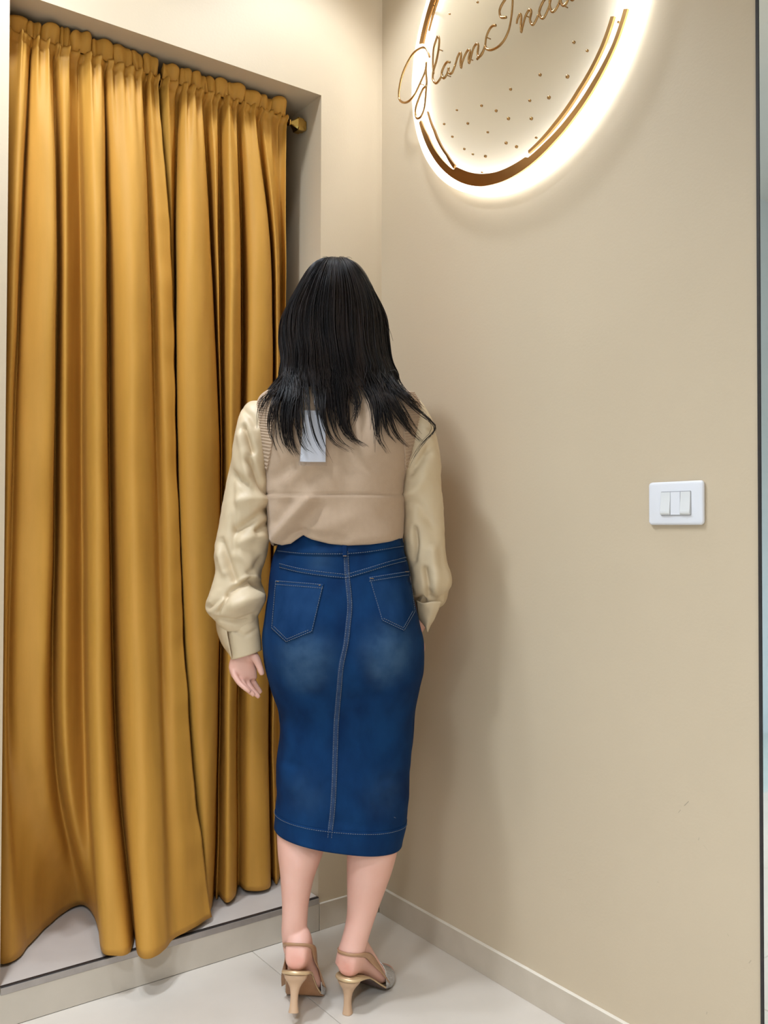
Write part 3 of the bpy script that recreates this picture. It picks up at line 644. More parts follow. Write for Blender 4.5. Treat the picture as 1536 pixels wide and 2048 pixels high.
# back seam (a raised felled strip), yoke, waistband, belt loop, hem, pockets
seam = [(689, 1103), (692, 1152), (697, 1208), (694, 1247), (689, 1289), (680, 1331), (675, 1384), (670, 1445), (668, 1497), (666.5, 1549), (663, 1614), (659, 1653), (656.5, 1678)]
sc_ = catmull(seam, 90); m_patch = mat('denim_pocket', (0.0035, 0.0235, 0.080), 0.85); m_patch.node_tree.nodes['Principled BSDF'].inputs['Specular IOR Level'].default_value = 0.08; add_noise(m_patch, (0.014, 0.050, 0.135), 16, 0.75, 8, (1, 1, .6), bump=0.35, bscale=1200, bdist=0.0005)
m_seam = mat('denim_seam', (0.008, 0.030, 0.09), 0.9); add_noise(m_seam, (0.022, 0.055, 0.13), 120, 0.7)
sp = patch(SB, [[(u - 3, v), (u + 3, v), (u + 8, v)] for u, v in sc_], .0012, 'back_seam', m_seam, pr)
stitch(SB, [[(u - 1, v) for u, v in sc_], [(u + 6.5, v) for u, v in sc_]], m_thread, 'seam_stitching', sp)
yl = catmull([(560, 1131), (601, 1141), (647, 1148), (692, 1153)], 24); yr = catmull([(692, 1153), (742, 1138), (777, 1127), (812, 1118)], 24)
for y in (yl, yr):
    k = patch(SB, [[(u, v + e) for u, v in y] for e in (-5, 0, 5)], .0012, 'yoke_seam', m_patch, pr)
    stitch(SB, [[(u, v - 3.5) for u, v in y], [(u, v + 3.5) for u, v in y]], m_thread, 'yoke_stitching', k)
wl = catmull([(557, 1105), (601, 1110), (654, 1111), (700, 1110), (742, 1106), (806, 1095)], 40)
wbp = patch(SB, [[(u, v - e) for u, v in wl] for e in (0, 9, 18, 27, 36, 44)], .0022, 'waistband', m_denim, pr)
stitch(SB, [[(u, v - 2.5) for u, v in wl]], m_thread, 'waistband_stitching', wbp, .0032)
lp = patch(SB, bil([(685, 1086), (694.5, 1086), (694.5, 1115), (685, 1115)], 12, 4), .0042, 'belt_loop', m_denim, pr)
stitch(SB, [[(686, 1112.5), (693.5, 1112.5)]], m_ochre, 'bar_tack', lp, .0052, .0009, .004, 0)
hb = fixnormals(link('hem', np.concatenate([SG[-15:] + 0.0013 * N[-15:]]).reshape(-1, 3), gridfaces(15, ns, True), m_denim, pr)); solidify(hb, .0016, -1)
hl = [tuple(x) for x in proj(SG[-14][:ns // 2 + 1])[2:-2]]
stitch(SB, [hl], m_thread, 'hem_stitching', hb, .0026)
for TLc, TRc, BRc, TIP, BLc, band in (((552, 1160), (648, 1168), (625, 1264), (573.5, 1285), (544, 1257), 8), ((737, 1154), (818, 1141), (829, 1224), (807, 1263), (763, 1242), 8)):
    TLc, TRc, BRc, TIP, BLc = map(np.array, (TLc, TRc, BRc, TIP, BLc)); rows = []
    tx = (TIP - BLc)[0] / (BRc - BLc)[0]
    for t in np.linspace(0, 1, 26):
        row = []
        for s in np.linspace(0, 1, 22):
            bot = BLc + (TIP - BLc) * (s / tx) if s < tx else TIP + (BRc - TIP) * ((s - tx) / (1 - tx))
            row.append((TLc + (TRc - TLc) * s) * (1 - t) + bot * t)
        rows.append(row)
    pk = patch(SB, rows, .0020, 'back_pocket', m_patch, pr); I = lambda P, k=.965: tuple((P - cen) * k + cen)
    cen = (TLc + TRc + BRc + TIP + BLc) / 5
    stitch(SB, [[I(TLc), I(BLc), I(TIP), I(BRc), I(TRc)], [I(BLc, .87), I(TIP, .88), I(BRc, .87)], [tuple(TLc + (1.5, 2)), tuple(TRc + (-1.5, 2))], [tuple(TLc + (1, band + 1)), tuple(TRc + (-2, band + 1))]],
           m_thread, 'pocket_stitching', pk, .0031)
    stitch(SB, [[tuple(TLc + (3, 3)), tuple(TLc + (10, 4))], [tuple(TRc + (-10, 3)), tuple(TRc + (-3, 3))]], m_ochre, 'bar_tack', pk, .0033, .0008, .004, 0)

# ---- knitted vest
VT = [(628, 748, 728, 748, 2.115, .058, .05), (606, 764, 748, 764, 2.11, .066, .055), (566, 776, 796, 777, 2.10, .078, .065), (532, 787, 830, 789, 2.10, .090, .08),
      (516, 806, 842, 810, 2.10, .100, .09), (511.5, 842, 846, 842, 2.10, .112, .10), (516, 885, 836, 885, 2.10, .120, .11), (530, 937, 816, 937, 2.10, .123, .115),
      (535, 990, 808.5, 990, 2.10, .121, .118), (536, 1037, 806, 1037, 2.10, .120, .115), (537, 1066, 807, 1068, 2.10, .118, .11), (544, 1092, 805, 1090, 2.10, .113, .107)]
VG, th = loftgrid(VT, 150, 132, .82)
N = gridnormals(VG); N *= np.sign(np.einsum('ijk,ijk->', N, VG - VG.mean(1, keepdims=True)))
q = proj(VG.reshape(-1, 3)); face = (np.einsum('ijk,ijk->ij', N, CAM - VG) > 0).reshape(-1).astype(float)
hu, hv = zip(*[(530, 1076), (545, 1083), (563, 1093), (578, 1091), (590, 1082), (602, 1073), (622, 1082), (660, 1092), (694, 1095.5), (741, 1093.5), (805, 1084), (815, 1080)])
dv = (np.interp(q[:, 0], hu, hv) - 1097) * np.clip((q[:, 1] - 1035) / 60, 0, 1) ** 2 * 2.0 / FPX * face
VG = VG - dv.reshape(VG.shape[:2])[..., None] * ZH
q = proj(VG.reshape(-1, 3))
below = 1 / (1 + np.exp(-(q[:, 1] - (990 + .004 * (q[:, 0] - 670))) / 1.3)) * np.exp(-np.clip(q[:, 1] - 990, 0, 999) / 70) * face
d = .0024 * below - .0034 * np.exp(-((q[:, 1] - 988.5 - .004 * (q[:, 0] - 670)) / 2.0) ** 2) * face
d += face * (-.010 * np.exp(-((q[:, 0] - 690) / 28) ** 2 - ((q[:, 1] - 900) / 120) ** 2) + .008 * np.exp(-((q[:, 0] - 600) / 45) ** 2 - ((q[:, 1] - 860) / 60) ** 2) + .008 * np.exp(-((q[:, 0] - 765) / 45) ** 2 - ((q[:, 1] - 860) / 60) ** 2))
VG = VG + N * d.reshape(VG.shape[:2])[..., None]
VG = VG + N * (fbm(VG, 13, 1.4).reshape(VG.shape[:2]) * .0035)[..., None] + N * creases(VG, N, [
    ([(618, 998), (588, 1033), (562, 1060), (552, 1078)], .017, 13), ([(575, 1008), (553, 1045)], -.010, 13), ([(572, 1080), (582, 1068), (604, 1063)], -.009, 8), ([(600, 1062), (640, 1072), (690, 1080)], -.004, 9),
    ([(600, 1050), (640, 1015)], -.007, 13), ([(640, 1060), (700, 1035)], .004, 16), ([(550, 955), (590, 925)], -.006, 13), ([(575, 965), (622, 915)], .006, 14), ([(620, 960), (660, 930)], -.004, 14), ([(780, 1075), (700, 1082)], .003, 12),
    ([(800, 1010), (770, 1030)], -.003, 14), ([(700, 940), (760, 925)], -.002, 16), ([(545, 1000), (560, 1010)], -.003, 12)])[..., None]
mv, nv = VG.shape[:2]
# tuck the hem in
for k in range(4): VG[mv - 1 - k] += (VG[mv - 1 - k].mean(0) - VG[mv - 1 - k]) * [.035, .02, .01, .004][k]
vest = link('knit_vest', VG.reshape(-1, 3), gridfaces(mv, nv, True), m_vest, pr); fixnormals(vest); solidify(vest, .004, -1)
VB = bvh_of(VG)
m_rib = m_vest.copy(); m_rib.name = 'ribbed_knit'
for outer, inner in (([(534, 784), (515, 806), (512.5, 842), (517, 882), (531, 937)], [(562, 782), (556, 812), (551, 846), (545, 888), (535, 941)]),
                     ([(828, 786), (841, 810), (844.5, 842), (835, 884), (815, 936)], [(800, 784), (804, 812), (806, 846), (808, 888), (810, 940)])):
    o_, i_ = catmull(outer, 150), catmull(inner, 150); A = Acc()
    g = np.array([[surf(VB, *(o_[k] * (1 - s) + i_[k] * s), .0028 + .0011 * math.sin(k * 2 * math.pi / 5)) for s in np.linspace(0.02, 1, 14)] for k in range(150)])
    rb = link('armhole_rib', g.reshape(-1, 3), gridfaces(150, 14), m_rib, pr); fixnormals(rb); solidify(rb, .003, -1)
ct = catmull([(547, 888), (546, 893), (534, 942)], 4)

# ---- sleeves
def sleeve(rows, cr, seed, name, m=130, n=112, amp=.0045, ex=.9):
    G, th = loftgrid(rows, m, n, ex); N = gridnormals(G); N *= np.sign(np.einsum('ijk,ijk->', N, G - G.mean(1, keepdims=True)))
    w = np.linspace(0, 1, m)[:, None]
    G = G + N * ((fbm(G * np.array([1.0, 1.0, .8]), 22, seed).reshape(m, n) * amp + fbm(G + .3 * G[:, :, [2, 0, 1]], 55, seed + 5).reshape(m, n) * amp * .28) * np.minimum(1, 6 * w))[..., None]
    G = G + N * creases(G, N, cr)[..., None] * 1.3
    o = link(name, G.reshape(-1, 3), gridfaces(m, n, True), m_sleeve, pr); fixnormals(o); solidify(o, .0012, -1); return o, G
LS = [(548, 815, 585, 850, 2.10, .035, .035), (524, 803, 562, 872, 2.097, .050, .045), (498, 805, 544, 915, 2.09, .060, .054), (479, 828, 538, 950, 2.083, .063, .056), (468, 888, 539, 984, 2.08, .060, .056),
      (455, 968, 538.5, 1024, 2.08, .056, .055), (441, 1040, 537.5, 1068, 2.08, .054, .055), (431, 1100, 534, 1104, 2.078, .052, .055), (432.5, 1142, 522, 1142, 2.074, .047, .052),
      (424, 1172, 521, 1166, 2.07, .048, .055), (414.5, 1202, 528.5, 1186, 2.066, .056, .058), (416, 1222, 527, 1206, 2.066, .056, .055), (432, 1242, 515, 1235, 2.068, .044, .045), (446, 1258, 512, 1246, 2.07, .036, .038), (452, 1262, 512, 1252, 2.07, .032, .034)]
lcr = [([(487, 855), (497, 880), (506, 902)], -.012, 6), ([(465, 948), (480, 962), (494, 966)], -.010, 6.5), ([(498, 922), (516, 955), (534, 986)], -.011, 8), ([(474, 1060), (503, 1042), (533, 1020)], -.011, 8),
       ([(515, 1062), (534, 1049)], -.012, 6), ([(441, 1083), (455, 1120), (471, 1160)], -.010, 6.5), ([(463, 960), (468, 1030), (469, 1100)], -.0045, 6), ([(478, 1000), (505, 996), (534, 999)], .009, 10),
       ([(480, 870), (492, 930), (496, 960)], .006, 8), ([(478, 1085), (510, 1070), (534, 1075)], .006, 10), ([(414, 1215), (440, 1192), (473, 1172), (501, 1160), (528, 1180)], -.012, 6),
       ([(420, 1206), (448, 1186), (474, 1166), (500, 1152), (520, 1158)], .006, 5), ([(454, 1190), (445, 1208), (436, 1226)], -.010, 5), ([(470, 1210), (500, 1200), (520, 1195)], .010, 14), ([(440, 1110), (450, 1145)], .006, 8),
       ([(478, 1110), (500, 1130), (512, 1148)], .005, 10), ([(485, 820), (500, 830), (512, 850)], -.006, 7), ([(500, 1145), (522, 1120)], -.007, 7), ([(430, 1238), (470, 1244), (512, 1230)], -.008, 5)]
lsl, LG = sleeve(LS, lcr, 2.2, 'sleeve')
# cuff with an open placket behind it
CU = [(452, 1240, 516, 1232, 2.068, .031, .033), (451.5, 1258, 517.5, 1246, 2.07, .032, .034), (456, 1285, 520, 1270, 2.071, .032, .034), (462.5, 1318.5, 523.5, 1300, 2.072, .0325, .034)]
CG, th = loftgrid(CU, 30, 72, .9); NN = gridnormals(CG); NN *= np.sign(np.einsum('ijk,ijk->', NN, CG - CG.mean(1, keepdims=True)))
CG = CG + NN * (fbm(CG, 24, 3.3).reshape(30, 72) * .0022)[..., None] + NN * creases(CG, NN, [([(470, 1262), (490, 1272), (512, 1260)], -.005, 4), ([(458, 1262), (466, 1310)], -.002, 5)])[..., None]
cf = link('cuff', CG.reshape(-1, 3), gridfaces(30, 72, True), m_sleeve, lsl); fixnormals(cf); solidify(cf, .002, -1)
g = np.array([[pt(u, v, D) for u, v, D in row] for row in ([(431, 1236, 2.085), (438, 1234, 2.05), (452, 1240, 2.042)], [(434, 1262, 2.088), (442, 1262, 2.055), (454, 1264, 2.043)], [(444, 1288, 2.088), (450, 1290, 2.06), (459, 1292, 2.044)], [(455, 1304, 2.085), (458, 1308, 2.068), (463, 1316, 2.046)])])
gg = np.array([catmull(r_, 9) for r_ in np.array([catmull(g[:, j], 16) for j in range(3)]).transpose(1, 0, 2)])
pk = link('placket', gg.reshape(-1, 3), gridfaces(16, 9), m_sleeve, lsl); solidify(pk, .0015, 0)

RS = [(775, 850, 815, 806, 2.10, .04, .04), (800, 880, 838, 800, 2.10, .055, .05), (811, 915, 862, 836, 2.10, .062, .055), (805, 940, 876, 892, 2.10, .064, .056), (803, 985, 883.5, 965, 2.105, .060, .056),
      (806, 1030, 887, 1030, 2.11, .056, .056), (807, 1075, 890, 1085, 2.115, .055, .058), (812, 1115, 893, 1122, 2.12, .054, .062), (820, 1145, 901.5, 1148, 2.125, .054, .07), (823, 1172, 903, 1168, 2.13, .056, .09), (826, 1190, 897, 1186, 2.15, .058, .10),
      (832, 1206, 890, 1204, 2.17, .060, .08), (834, 1216, 876, 1216, 2.20, .05, .06), (826, 1226, 862, 1228, 2.235, .042, .045), (814, 1238, 846, 1240, 2.265, .034, .036)]
rcr = [([(851, 1140), (856, 1165), (857, 1185)], -.010, 6), ([(828, 1060), (832, 1090), (826, 1120)], -.012, 6), ([(845, 1035), (866, 1040), (888, 1036)], -.004, 14), ([(820, 945), (838, 925), (858, 900)], -.010, 8), ([(808, 992), (830, 982), (850, 955)], .006, 10),
       ([(815, 1000), (840, 1015), (862, 1045)], -.005, 10), ([(858, 1195), (880, 1200), (893, 1190)], -.008, 6), ([(866, 1100), (872, 1150), (870, 1180)], .006, 10), ([(830, 1200), (842, 1197), (848, 1204)], -.012, 5), ([(850, 860), (862, 880)], .006, 8)]
rsl, RG = sleeve(RS, rcr, 6.1, 'sleeve')
CU2 = [(815, 1236, 848, 1240, 2.262, .031, .032), (806, 1248, 838, 1256, 2.285, .030, .031), (797, 1262, 828, 1272, 2.305, .030, .031)]
CG2, th = loftgrid(CU2, 16, 48, .9); cf2 = link('cuff', CG2.reshape(-1, 3), gridfaces(16, 48, True), m_sleeve, rsl); fixnormals(cf2); solidify(cf2, .002, -1)
# loose hanging edge of the right sleeve's open cuff
g = np.array([[pt(u, v, D) for u, v, D in row] for row in ([(832, 1200, 2.115), (846, 1206, 2.095), (866, 1203, 2.09), (884, 1203, 2.10)], [(834, 1218, 2.125), (848, 1222, 2.105), (864, 1222, 2.10), (876, 1222, 2.112)],
     [(836, 1234, 2.14), (850, 1238, 2.115), (861, 1237, 2.11), (868, 1240, 2.12)], [(842, 1243, 2.15), (851, 1252, 2.125), (856, 1253, 2.122), (862, 1249, 2.13)], [(850, 1250, 2.15), (854, 1262, 2.13), (855.5, 1264, 2.13), (857, 1260, 2.135)])])
gg = np.array([catmull(r_, 13) for r_ in np.array([catmull(g[:, j], 20) for j in range(4)]).transpose(1, 0, 2)])
gg[:, :, :2] += (fbm(gg, 60, 2).reshape(20, 13) * .003)[..., None] * FH[:2]
pk = link('placket', gg.reshape(-1, 3), gridfaces(20, 13), m_sleeve, rsl); solidify(pk, .0015, 0)

# ---- shoes and feet frames
def shoe_frame(tip, ang, pitch=0.0, ball=.125):
    a = math.radians(ang); ax = FH * math.cos(a) + RH * math.sin(a); bx = RH * math.cos(a) - FH * math.sin(a); tip = np.asarray(tip, float)
    def f(s, b_, z):
        # the shoe may be pitched about the ball of the foot
        s2, z2 = s - ball, z; c, n_ = math.cos(pitch), math.sin(pitch)
        s3, z3 = s2 * c + z2 * n_, -s2 * n_ + z2 * c
        return tip + ax * (s3 + ball) + bx * b_ + ZH * z3
    return f
FR = shoe_frame((-.3765, -.3975, 0), 27)
_a = math.radians(5); _t = pt(587.5, 2022, 1.966); _t[2] = 0
FLt = shoe_frame(_t - .0043 * (FH * math.cos(_a) + RH * math.sin(_a)), 5, math.radians(15))
FOOT = [  # s, bottom z, half width, top z, lateral shift
    (-.014, .098, .014, .118), (-.010, .088, .022, .136), (.004, .081, .027, .160), (.022, .078, .0295, .176), (.042, .070, .0300, .168), (.064, .055, .031, .142), (.088, .035, .035, .108),
    (.110, .018, .0395, .076), (.132, .011, .0425, .054), (.155, .009, .041, .040), (.178, .009, .034, .031), (.196, .010, .022, .026), (.204, .013, .010, .021)]
def foot_geo(f, side):
    Q = catmull(FOOT, 46); n = 28; G = []
    t = np.linspace(0, 2 * np.pi, n, endpoint=False)
    for s, z0, w, z1 in Q:
        sh = -side * .006 * np.clip((s - .09) / .1, 0, 1)
        G.append([f(s, w * math.copysign(abs(math.cos(x)) ** .85, math.cos(x)) + sh, (z0 + z1) / 2 + (z1 - z0) / 2 * math.copysign(abs(math.sin(x)) ** .9, math.sin(x))) for x in t])
    return closegrid(np.array(G))
def interp_foot(s, k): xs_ = [r[0] for r in FOOT]; return float(np.interp(s, xs_, [r[k] for r in FOOT]))
def make_shoe(f, side, lab):
    root = pr
    sh = bpy.data.objects.new('shoe', None); COL.objects.link(sh); sh.parent = pr; o0 = f(.08, 0, 0); o0[2] = 0; sh.location = o0 - ROOT; WLOC[sh.name] = o0
    # sole: follows the underside of the foot
    ss = np.linspace(-.0155, .212, 50); A = Acc()
    def bot(s): return interp_foot(max(s, -.002), 1) if s < .204 else .0105
    bz = np.array([bot(s) for s in ss]); bz[ss < .01] = np.interp(ss[ss < .01], [-.0155, .01], [.0835, .0815])
    hw = np.array([interp_foot(np.clip(s, -.014, .204), 2) + .0015 for s in ss]); hw[0] = .010; hw[1] = max(hw[1], .018); hw[2] = max(hw[2], .0215); hw[-1] = .006; hw[-2] = .012
    def layer(z_a, z_b, grow, name, m, s0=0, s1=50):
        V = []; Fc = []
        for i in range(s0, s1):
            sh_ = -side * .006 * np.clip((ss[i] - .09) / .1, 0, 1)
            for b_, z in ((-1, z_a), (1, z_a), (1, z_b), (-1, z_b)): V.append(f(ss[i], b_ * (hw[i] + grow) + sh_, bz[i] + z))
        k = s1 - s0
        Fc = gridfaces(k, 4, True) + [(0, 1, 2, 3), tuple((k - 1) * 4 + j for j in (3, 2, 1, 0))]
        return fixnormals(link(name, V, Fc, m, sh))
    layer(-.0035, .001, .0005, 'insole', m_goldlea); layer(-.0062, -.0035, -.0008, 'outsole', m_under if side < 0 else m_solebot, 8); 
    V = []
    # seat edge: a pale gold rim around the back of the heel
    P = [f(.05, -.0315, .0635), f(.03, -.0325, .0725), f(.01, -.0305, .0785), f(-.006, -.0255, .0805), f(-.0145, -.014, .0815), f(-.017, 0, .0818), f(-.0145, .014, .0815), f(-.006, .0255, .0805), f(.01, .0305, .0785), f(.03, .0325, .0725), f(.05, .0315, .0635)]
    V, Fc = tube(catmull(P, 50), np.interp(np.linspace(-1, 1, 50), [-1, -.5, 0, .5, 1], [.0015, .0038, .0050, .0038, .0015]), 8); link('seat_edge', V, Fc, m_goldlea, sh)
    # flared stiletto heel
    prof = [(.076, .026, .024, .006), (.068, .0245, .0215, .0055), (.058, .0165, .0150, .0035), (.048, .0112, .0108, .001), (.036, .0088, .0088, -.001), (.022, .0086, .0086, -.002), (.010, .0098, .0098, -.002), (.002, .0112, .0112, -.002), (.0, .0112, .0112, -.002)]
    n = 24; t = np.linspace(0, 2 * np.pi, n, endpoint=False); V = []
    Q = catmull(prof, 40)
    for z, wb, ws, s0 in Q:
        for x in t: V.append(f(s0 + ws * math.copysign(abs(math.cos(x)) ** .8, math.cos(x)), wb * math.copysign(abs(math.sin(x)) ** .8, math.sin(x)), max(z, 0.0005)))
    fixnormals(link('heel', V, gridfaces(40, n, True) + [tuple(range(n)), tuple(39 * n + j for j in range(n - 1, -1, -1))], m_nudeheel, sh))
    # sling strap round the back of the heel, widening towards the toe strap
    zt = .139
    P = [f(.118, -.0425 - side * .002, .030), f(.095, -.0400, .058), f(.062, -.0350, .096), f(.030, -.0330, .124), f(.006, -.0285, .134), f(-.0085, -.0185, .138), f(-.0135, 0, zt), f(-.0085, .0185, .138), f(.006, .0285, .134), f(.030, .0330, .124), f(.062, .0350, .096), f(.095, .0400, .058), f(.118, .0425 - side * .002, .030)]
    C = catmull(P, 90); x = np.abs(np.linspace(-1, 1, 90)); wd = np.interp(x, [0, .25, .5, .8, 1], [.0040, .0042, .0068, .0125, .0125])
    cen = C.mean(0); V = []
    T_ = np.gradient(C, axis=0)
    for i in range(90):
        ax = np.array([f(0.1, 0, 0) - f(0, 0, 0)])[0]; tn = nrm(T_[i]); out = nrm(C[i] - f(.05, 0, C[i][2])); side_ = nrm(np.cross(tn, out)); out = nrm(np.cross(side_, tn))
        V += [C[i] + side_ * wd[i] + out * .0004, C[i] + out * .0022 + side_ * wd[i] * .7, C[i] + out * .0022 - side_ * wd[i] * .7, C[i] - side_ * wd[i] + out * .0004]
    fixnormals(link('sling_strap', V, gridfaces(90, 4, True) + [(0, 1, 2, 3), (359, 358, 357, 356)], m_tan, sh))
    # glittering toe strap over the ball of the foot
    V = []; kk = 22
    for s in np.linspace(.112, .172, 14):
        w = interp_foot(s, 2) + .0035; zt_ = interp_foot(s, 3) + .0035; zb = interp_foot(s, 1) - .003; sh_ = -side * .006 * np.clip((s - .09) / .1, 0, 1)
        for x in np.linspace(0, math.pi, kk): V.append(f(s, w * math.copysign(abs(math.cos(x)) ** .6, math.cos(x)) + sh_, zb + (zt_ - zb) * math.sin(x) ** .7))
    o = fixnormals(link('toe_strap', V, gridfaces(14, kk), m_glitter, sh)); solidify(o, .0025, -1)
    return sh
make_shoe(FR, 1, ''); make_shoe(FLt, -1, '')

# ---- body: one continuous skin surface
BODY = Acc()
def addgrid(G): V, Fc = closegrid(np.asarray(G)); BODY.add(V, Fc)
def inset(rows, k): return [(a + k, b_, c - k, d_, D, hb_ - k * .0012, hf - k * .0012) for a, b_, c, d_, D, hb_, hf in rows]
addgrid(loftgrid(inset(VT[2:], 16), 40, 40, .9)[0]); addgrid(loftgrid(inset(SK[:7], 14), 40, 40, .9)[0])
LLEG = [(560, 1250, 690, 1250, 2.10, .080, .075), (566, 1400, 674, 1400, 2.11, .072, .07), (566, 1500, 664, 1500, 2.115, .062, .06), (560, 1575, 658, 1575, 2.11, .054, .055), (554, 1630, 656, 1632, 2.095, .062, .050), (554, 1665, 652, 1676, 2.088, .063, .048),
        (556, 1705, 646, 1706, 2.074, .058, .046), (561, 1754, 628.5, 1755, 2.062, .047, .042), (564, 1803, 618, 1803, 2.048, .034, .038), (564, 1835, 615, 1836, 2.042, .030, .036), (563, 1862, 614, 1862, 2.04, .028, .036), (565, 1885, 613, 1885, 2.04, .026, .036), (568, 1905, 610, 1905, 2.042, .022, .032)]
RLEG = [(690, 1250, 812, 1250, 2.10, .080, .075), (690, 1400, 800, 1400, 2.11, .072, .07), (692, 1500, 795, 1500, 2.115, .062, .06), (694, 1575, 792, 1575, 2.11, .054, .055), (693, 1640, 797, 1640, 2.095, .062, .050), (694, 1690, 796, 1692, 2.085, .062, .047),
        (693.5, 1735, 786, 1736, 2.078, .056, .045), (694, 1780, 770.5, 1780, 2.068, .045, .041), (694, 1822, 755, 1822, 2.058, .034, .037), (690, 1850, 745.5, 1850, 2.052, .030, .036), (683, 1878, 737, 1878, 2.046, .030, .037), (675, 1902, 731, 1902, 2.042, .032, .04), (670, 1925, 728, 1925, 2.042, .030, .036)]
for L_ in (LLEG, RLEG): addgrid(loftgrid(L_, 90, 40)[0])
for f, sd in ((FR, 1), (FLt, -1)): V, Fc = foot_geo(f, sd); BODY.add(V, Fc)
# arms
def btube(P, r, n=20): V, Fc = tube(catmull(P, 30), np.interp(np.linspace(0, 1, 30), np.linspace(0, 1, len(r)), r), n); BODY.add(V, Fc)
btube([pt(565, 830, 2.10), pt(520, 850, 2.09), pt(500, 950, 2.083), pt(487, 1060, 2.08), pt(476, 1130, 2.078), pt(482, 1210, 2.075), pt(489, 1300, 2.072)], [.034, .034, .032, .032, .031, .030, .026])
btube([pt(785, 835, 2.10), pt(822, 865, 2.10), pt(846, 950, 2.103), pt(852, 1060, 2.115), pt(862, 1135, 2.13)], [.030, .030, .030, .031, .031])
WR = pt(822, 1262, 2.29)
btube([pt(862, 1130, 2.13), pt(852, 1185, 2.19), pt(838, 1228, 2.25), WR], [.037, .036, .032, .026])
# left hand, palm to the camera, thumb towards the skirt; the right hand is its mirror image
HAND = {'palm': [(490, 1296, 2.072, .0245, .017), (486, 1316, 2.070, .031, .0165), (485, 1333, 2.068, .0345, .015), (488, 1350, 2.066, .033, .013), (491, 1358, 2.066, .029, .010)],
        'fingers': [([(466, 1334, 2.064), (470, 1352, 2.048), (479, 1366, 2.034), (491, 1377, 2.026), (500, 1384, 2.026)], (.0080, .0068, .0062, .0057, .0042)),
                    ([(476, 1340, 2.067), (482, 1359, 2.055), (490.5, 1374, 2.043), (502, 1385, 2.036), (509, 1391, 2.036)], (.0082, .0072, .0066, .0060, .0045)),
                    ([(487, 1343, 2.070), (494, 1363, 2.064), (502.5, 1377, 2.056), (513, 1389, 2.052), (519, 1395, 2.052)], (.0084, .0073, .0067, .0061, .0046)),
                    ([(498, 1340, 2.074), (504.5, 1357, 2.076), (511, 1370, 2.073), (518, 1380, 2.070), (522.5, 1386, 2.070)], (.0082, .0072, .0066, .0060, .0045)),
                    ([(503, 1306, 2.066), (513, 1319, 2.054), (518.5, 1332, 2.048), (522.5, 1343, 2.046), (525, 1350, 2.046)], (.0125, .0098, .0080, .0072, .0052))]}
WL = pt(490, 1296, 2.072)
def hand(mirror):
    def T_(P):
        if not mirror: return P
        d = P - WL; a, b_, c = d @ RH, d @ FH, d @ ZH
        return WR + RH * (-a * .9 - .1 * c) + FH * (b_ - .35 * c) + ZH * c * .95
    G = []
    for u, v, D, w, t in catmull(HAND['palm'], 22):
        x = np.linspace(0, 2 * np.pi, 24, endpoint=False); C0 = pt(u, v, D); dirn = nrm(RH + .22 * FH)
        dp = nrm(FH - .22 * RH); G.append([T_(C0 + dirn * w * math.cos(k) * .92 + dp * t * math.sin(k)) for k in x])
    addgrid(np.array(G))
    for P, r in HAND['fingers']: btube([T_(pt(*p)) for p in P], r, 14)
hand(False); hand(True)
# neck and head
HC = pt(672, 617, 2.135)
btube([pt(676, 800, 2.10), pt(676, 745, 2.115), pt(675, 690, 2.125), pt(674, 640, 2.13)], [.062, .054, .053, .055], 28)
hd = nrm(FH + .18 * RH); hr = np.array([hd[1], -hd[0], 0])
uu = np.linspace(0, np.pi, 40); vv = np.linspace(0, 2 * np.pi, 48, endpoint=False); G = []
for a in uu:
    z = math.cos(a); row = []
    for b_ in vv:
        x, y = math.sin(a) * math.cos(b_), math.sin(a) * math.sin(b_)
        w = .074 * (1 - .22 * max(-z, 0) ** 1.5 * 1); dd = .094 if y < 0 else .088
        if z < -.2 and y < 0: dd *= 1 - .55 * (-z - .2)              # nape
        jaw = .016 * max(0, -z - .25) * (y > 0) * y
        row.append(HC + hr * x * w + hd * (y * dd + jaw + .006) + ZH * z * (.104 if z > 0 else .116))
    G.append(row)
addgrid(np.array(G)[1:-1])
def hp(x, y, z): return HC + hr * x + hd * y + ZH * z
btube([hp(0, .090, .012), hp(0, .102, -.010), hp(0, .112, -.030), hp(0, .100, -.038)], [.006, .008, .0105, .008], 12)      # nose
for s in (-1, 1):
    btube([hp(s * .012, .094, -.036), hp(s * .010, .102, -.033), hp(0, .104, -.034)], [.005, .006, .005], 10)
    btube([hp(s * .076, -.004, .018), hp(s * .081, -.012, .004), hp(s * .079, -.010, -.018), hp(s * .074, -.002, -.030)], [.007, .010, .009, .006], 10)   # ears
btube([hp(-.022, .086, -.066), hp(0, .094, -.064), hp(.022, .086, -.066)], [.004, .0065, .004], 10)
btube([hp(-.012, .084, -.104), hp(0, .090, -.106), hp(.012, .084, -.104)], [.010, .013, .010], 10)                        # chin
raw = BODY.link('body_raw', m_skin)
md = raw.modifiers.new('remesh', 'REMESH'); md.mode = 'VOXEL'; md.voxel_size = .0024; md.use_smooth_shade = True
ms_ = raw.modifiers.new('smooth', 'SMOOTH'); ms_.factor = .5; ms_.iterations = 2
dg = bpy.context.evaluated_depsgraph_get(); me = bpy.data.meshes.new_from_object(raw.evaluated_get(dg)); me.name = 'body'
me.transform(Matrix.Translation(Vector(-ROOT)))
body = bpy.data.objects.new('body', me); COL.objects.link(body); body.parent = pr; WLOC['body'] = ROOT
me.materials.clear(); me.materials.append(m_skin); me.polygons.foreach_set('use_smooth', [True] * len(me.polygons))
bpy.data.objects.remove(raw, do_unlink=True)
spot_fades(m_skin, [(f_(-.012, 0, .100), .045, .75, (0.72, 0.27, 0.19)) for f_ in (FR, FLt)], ROOT)
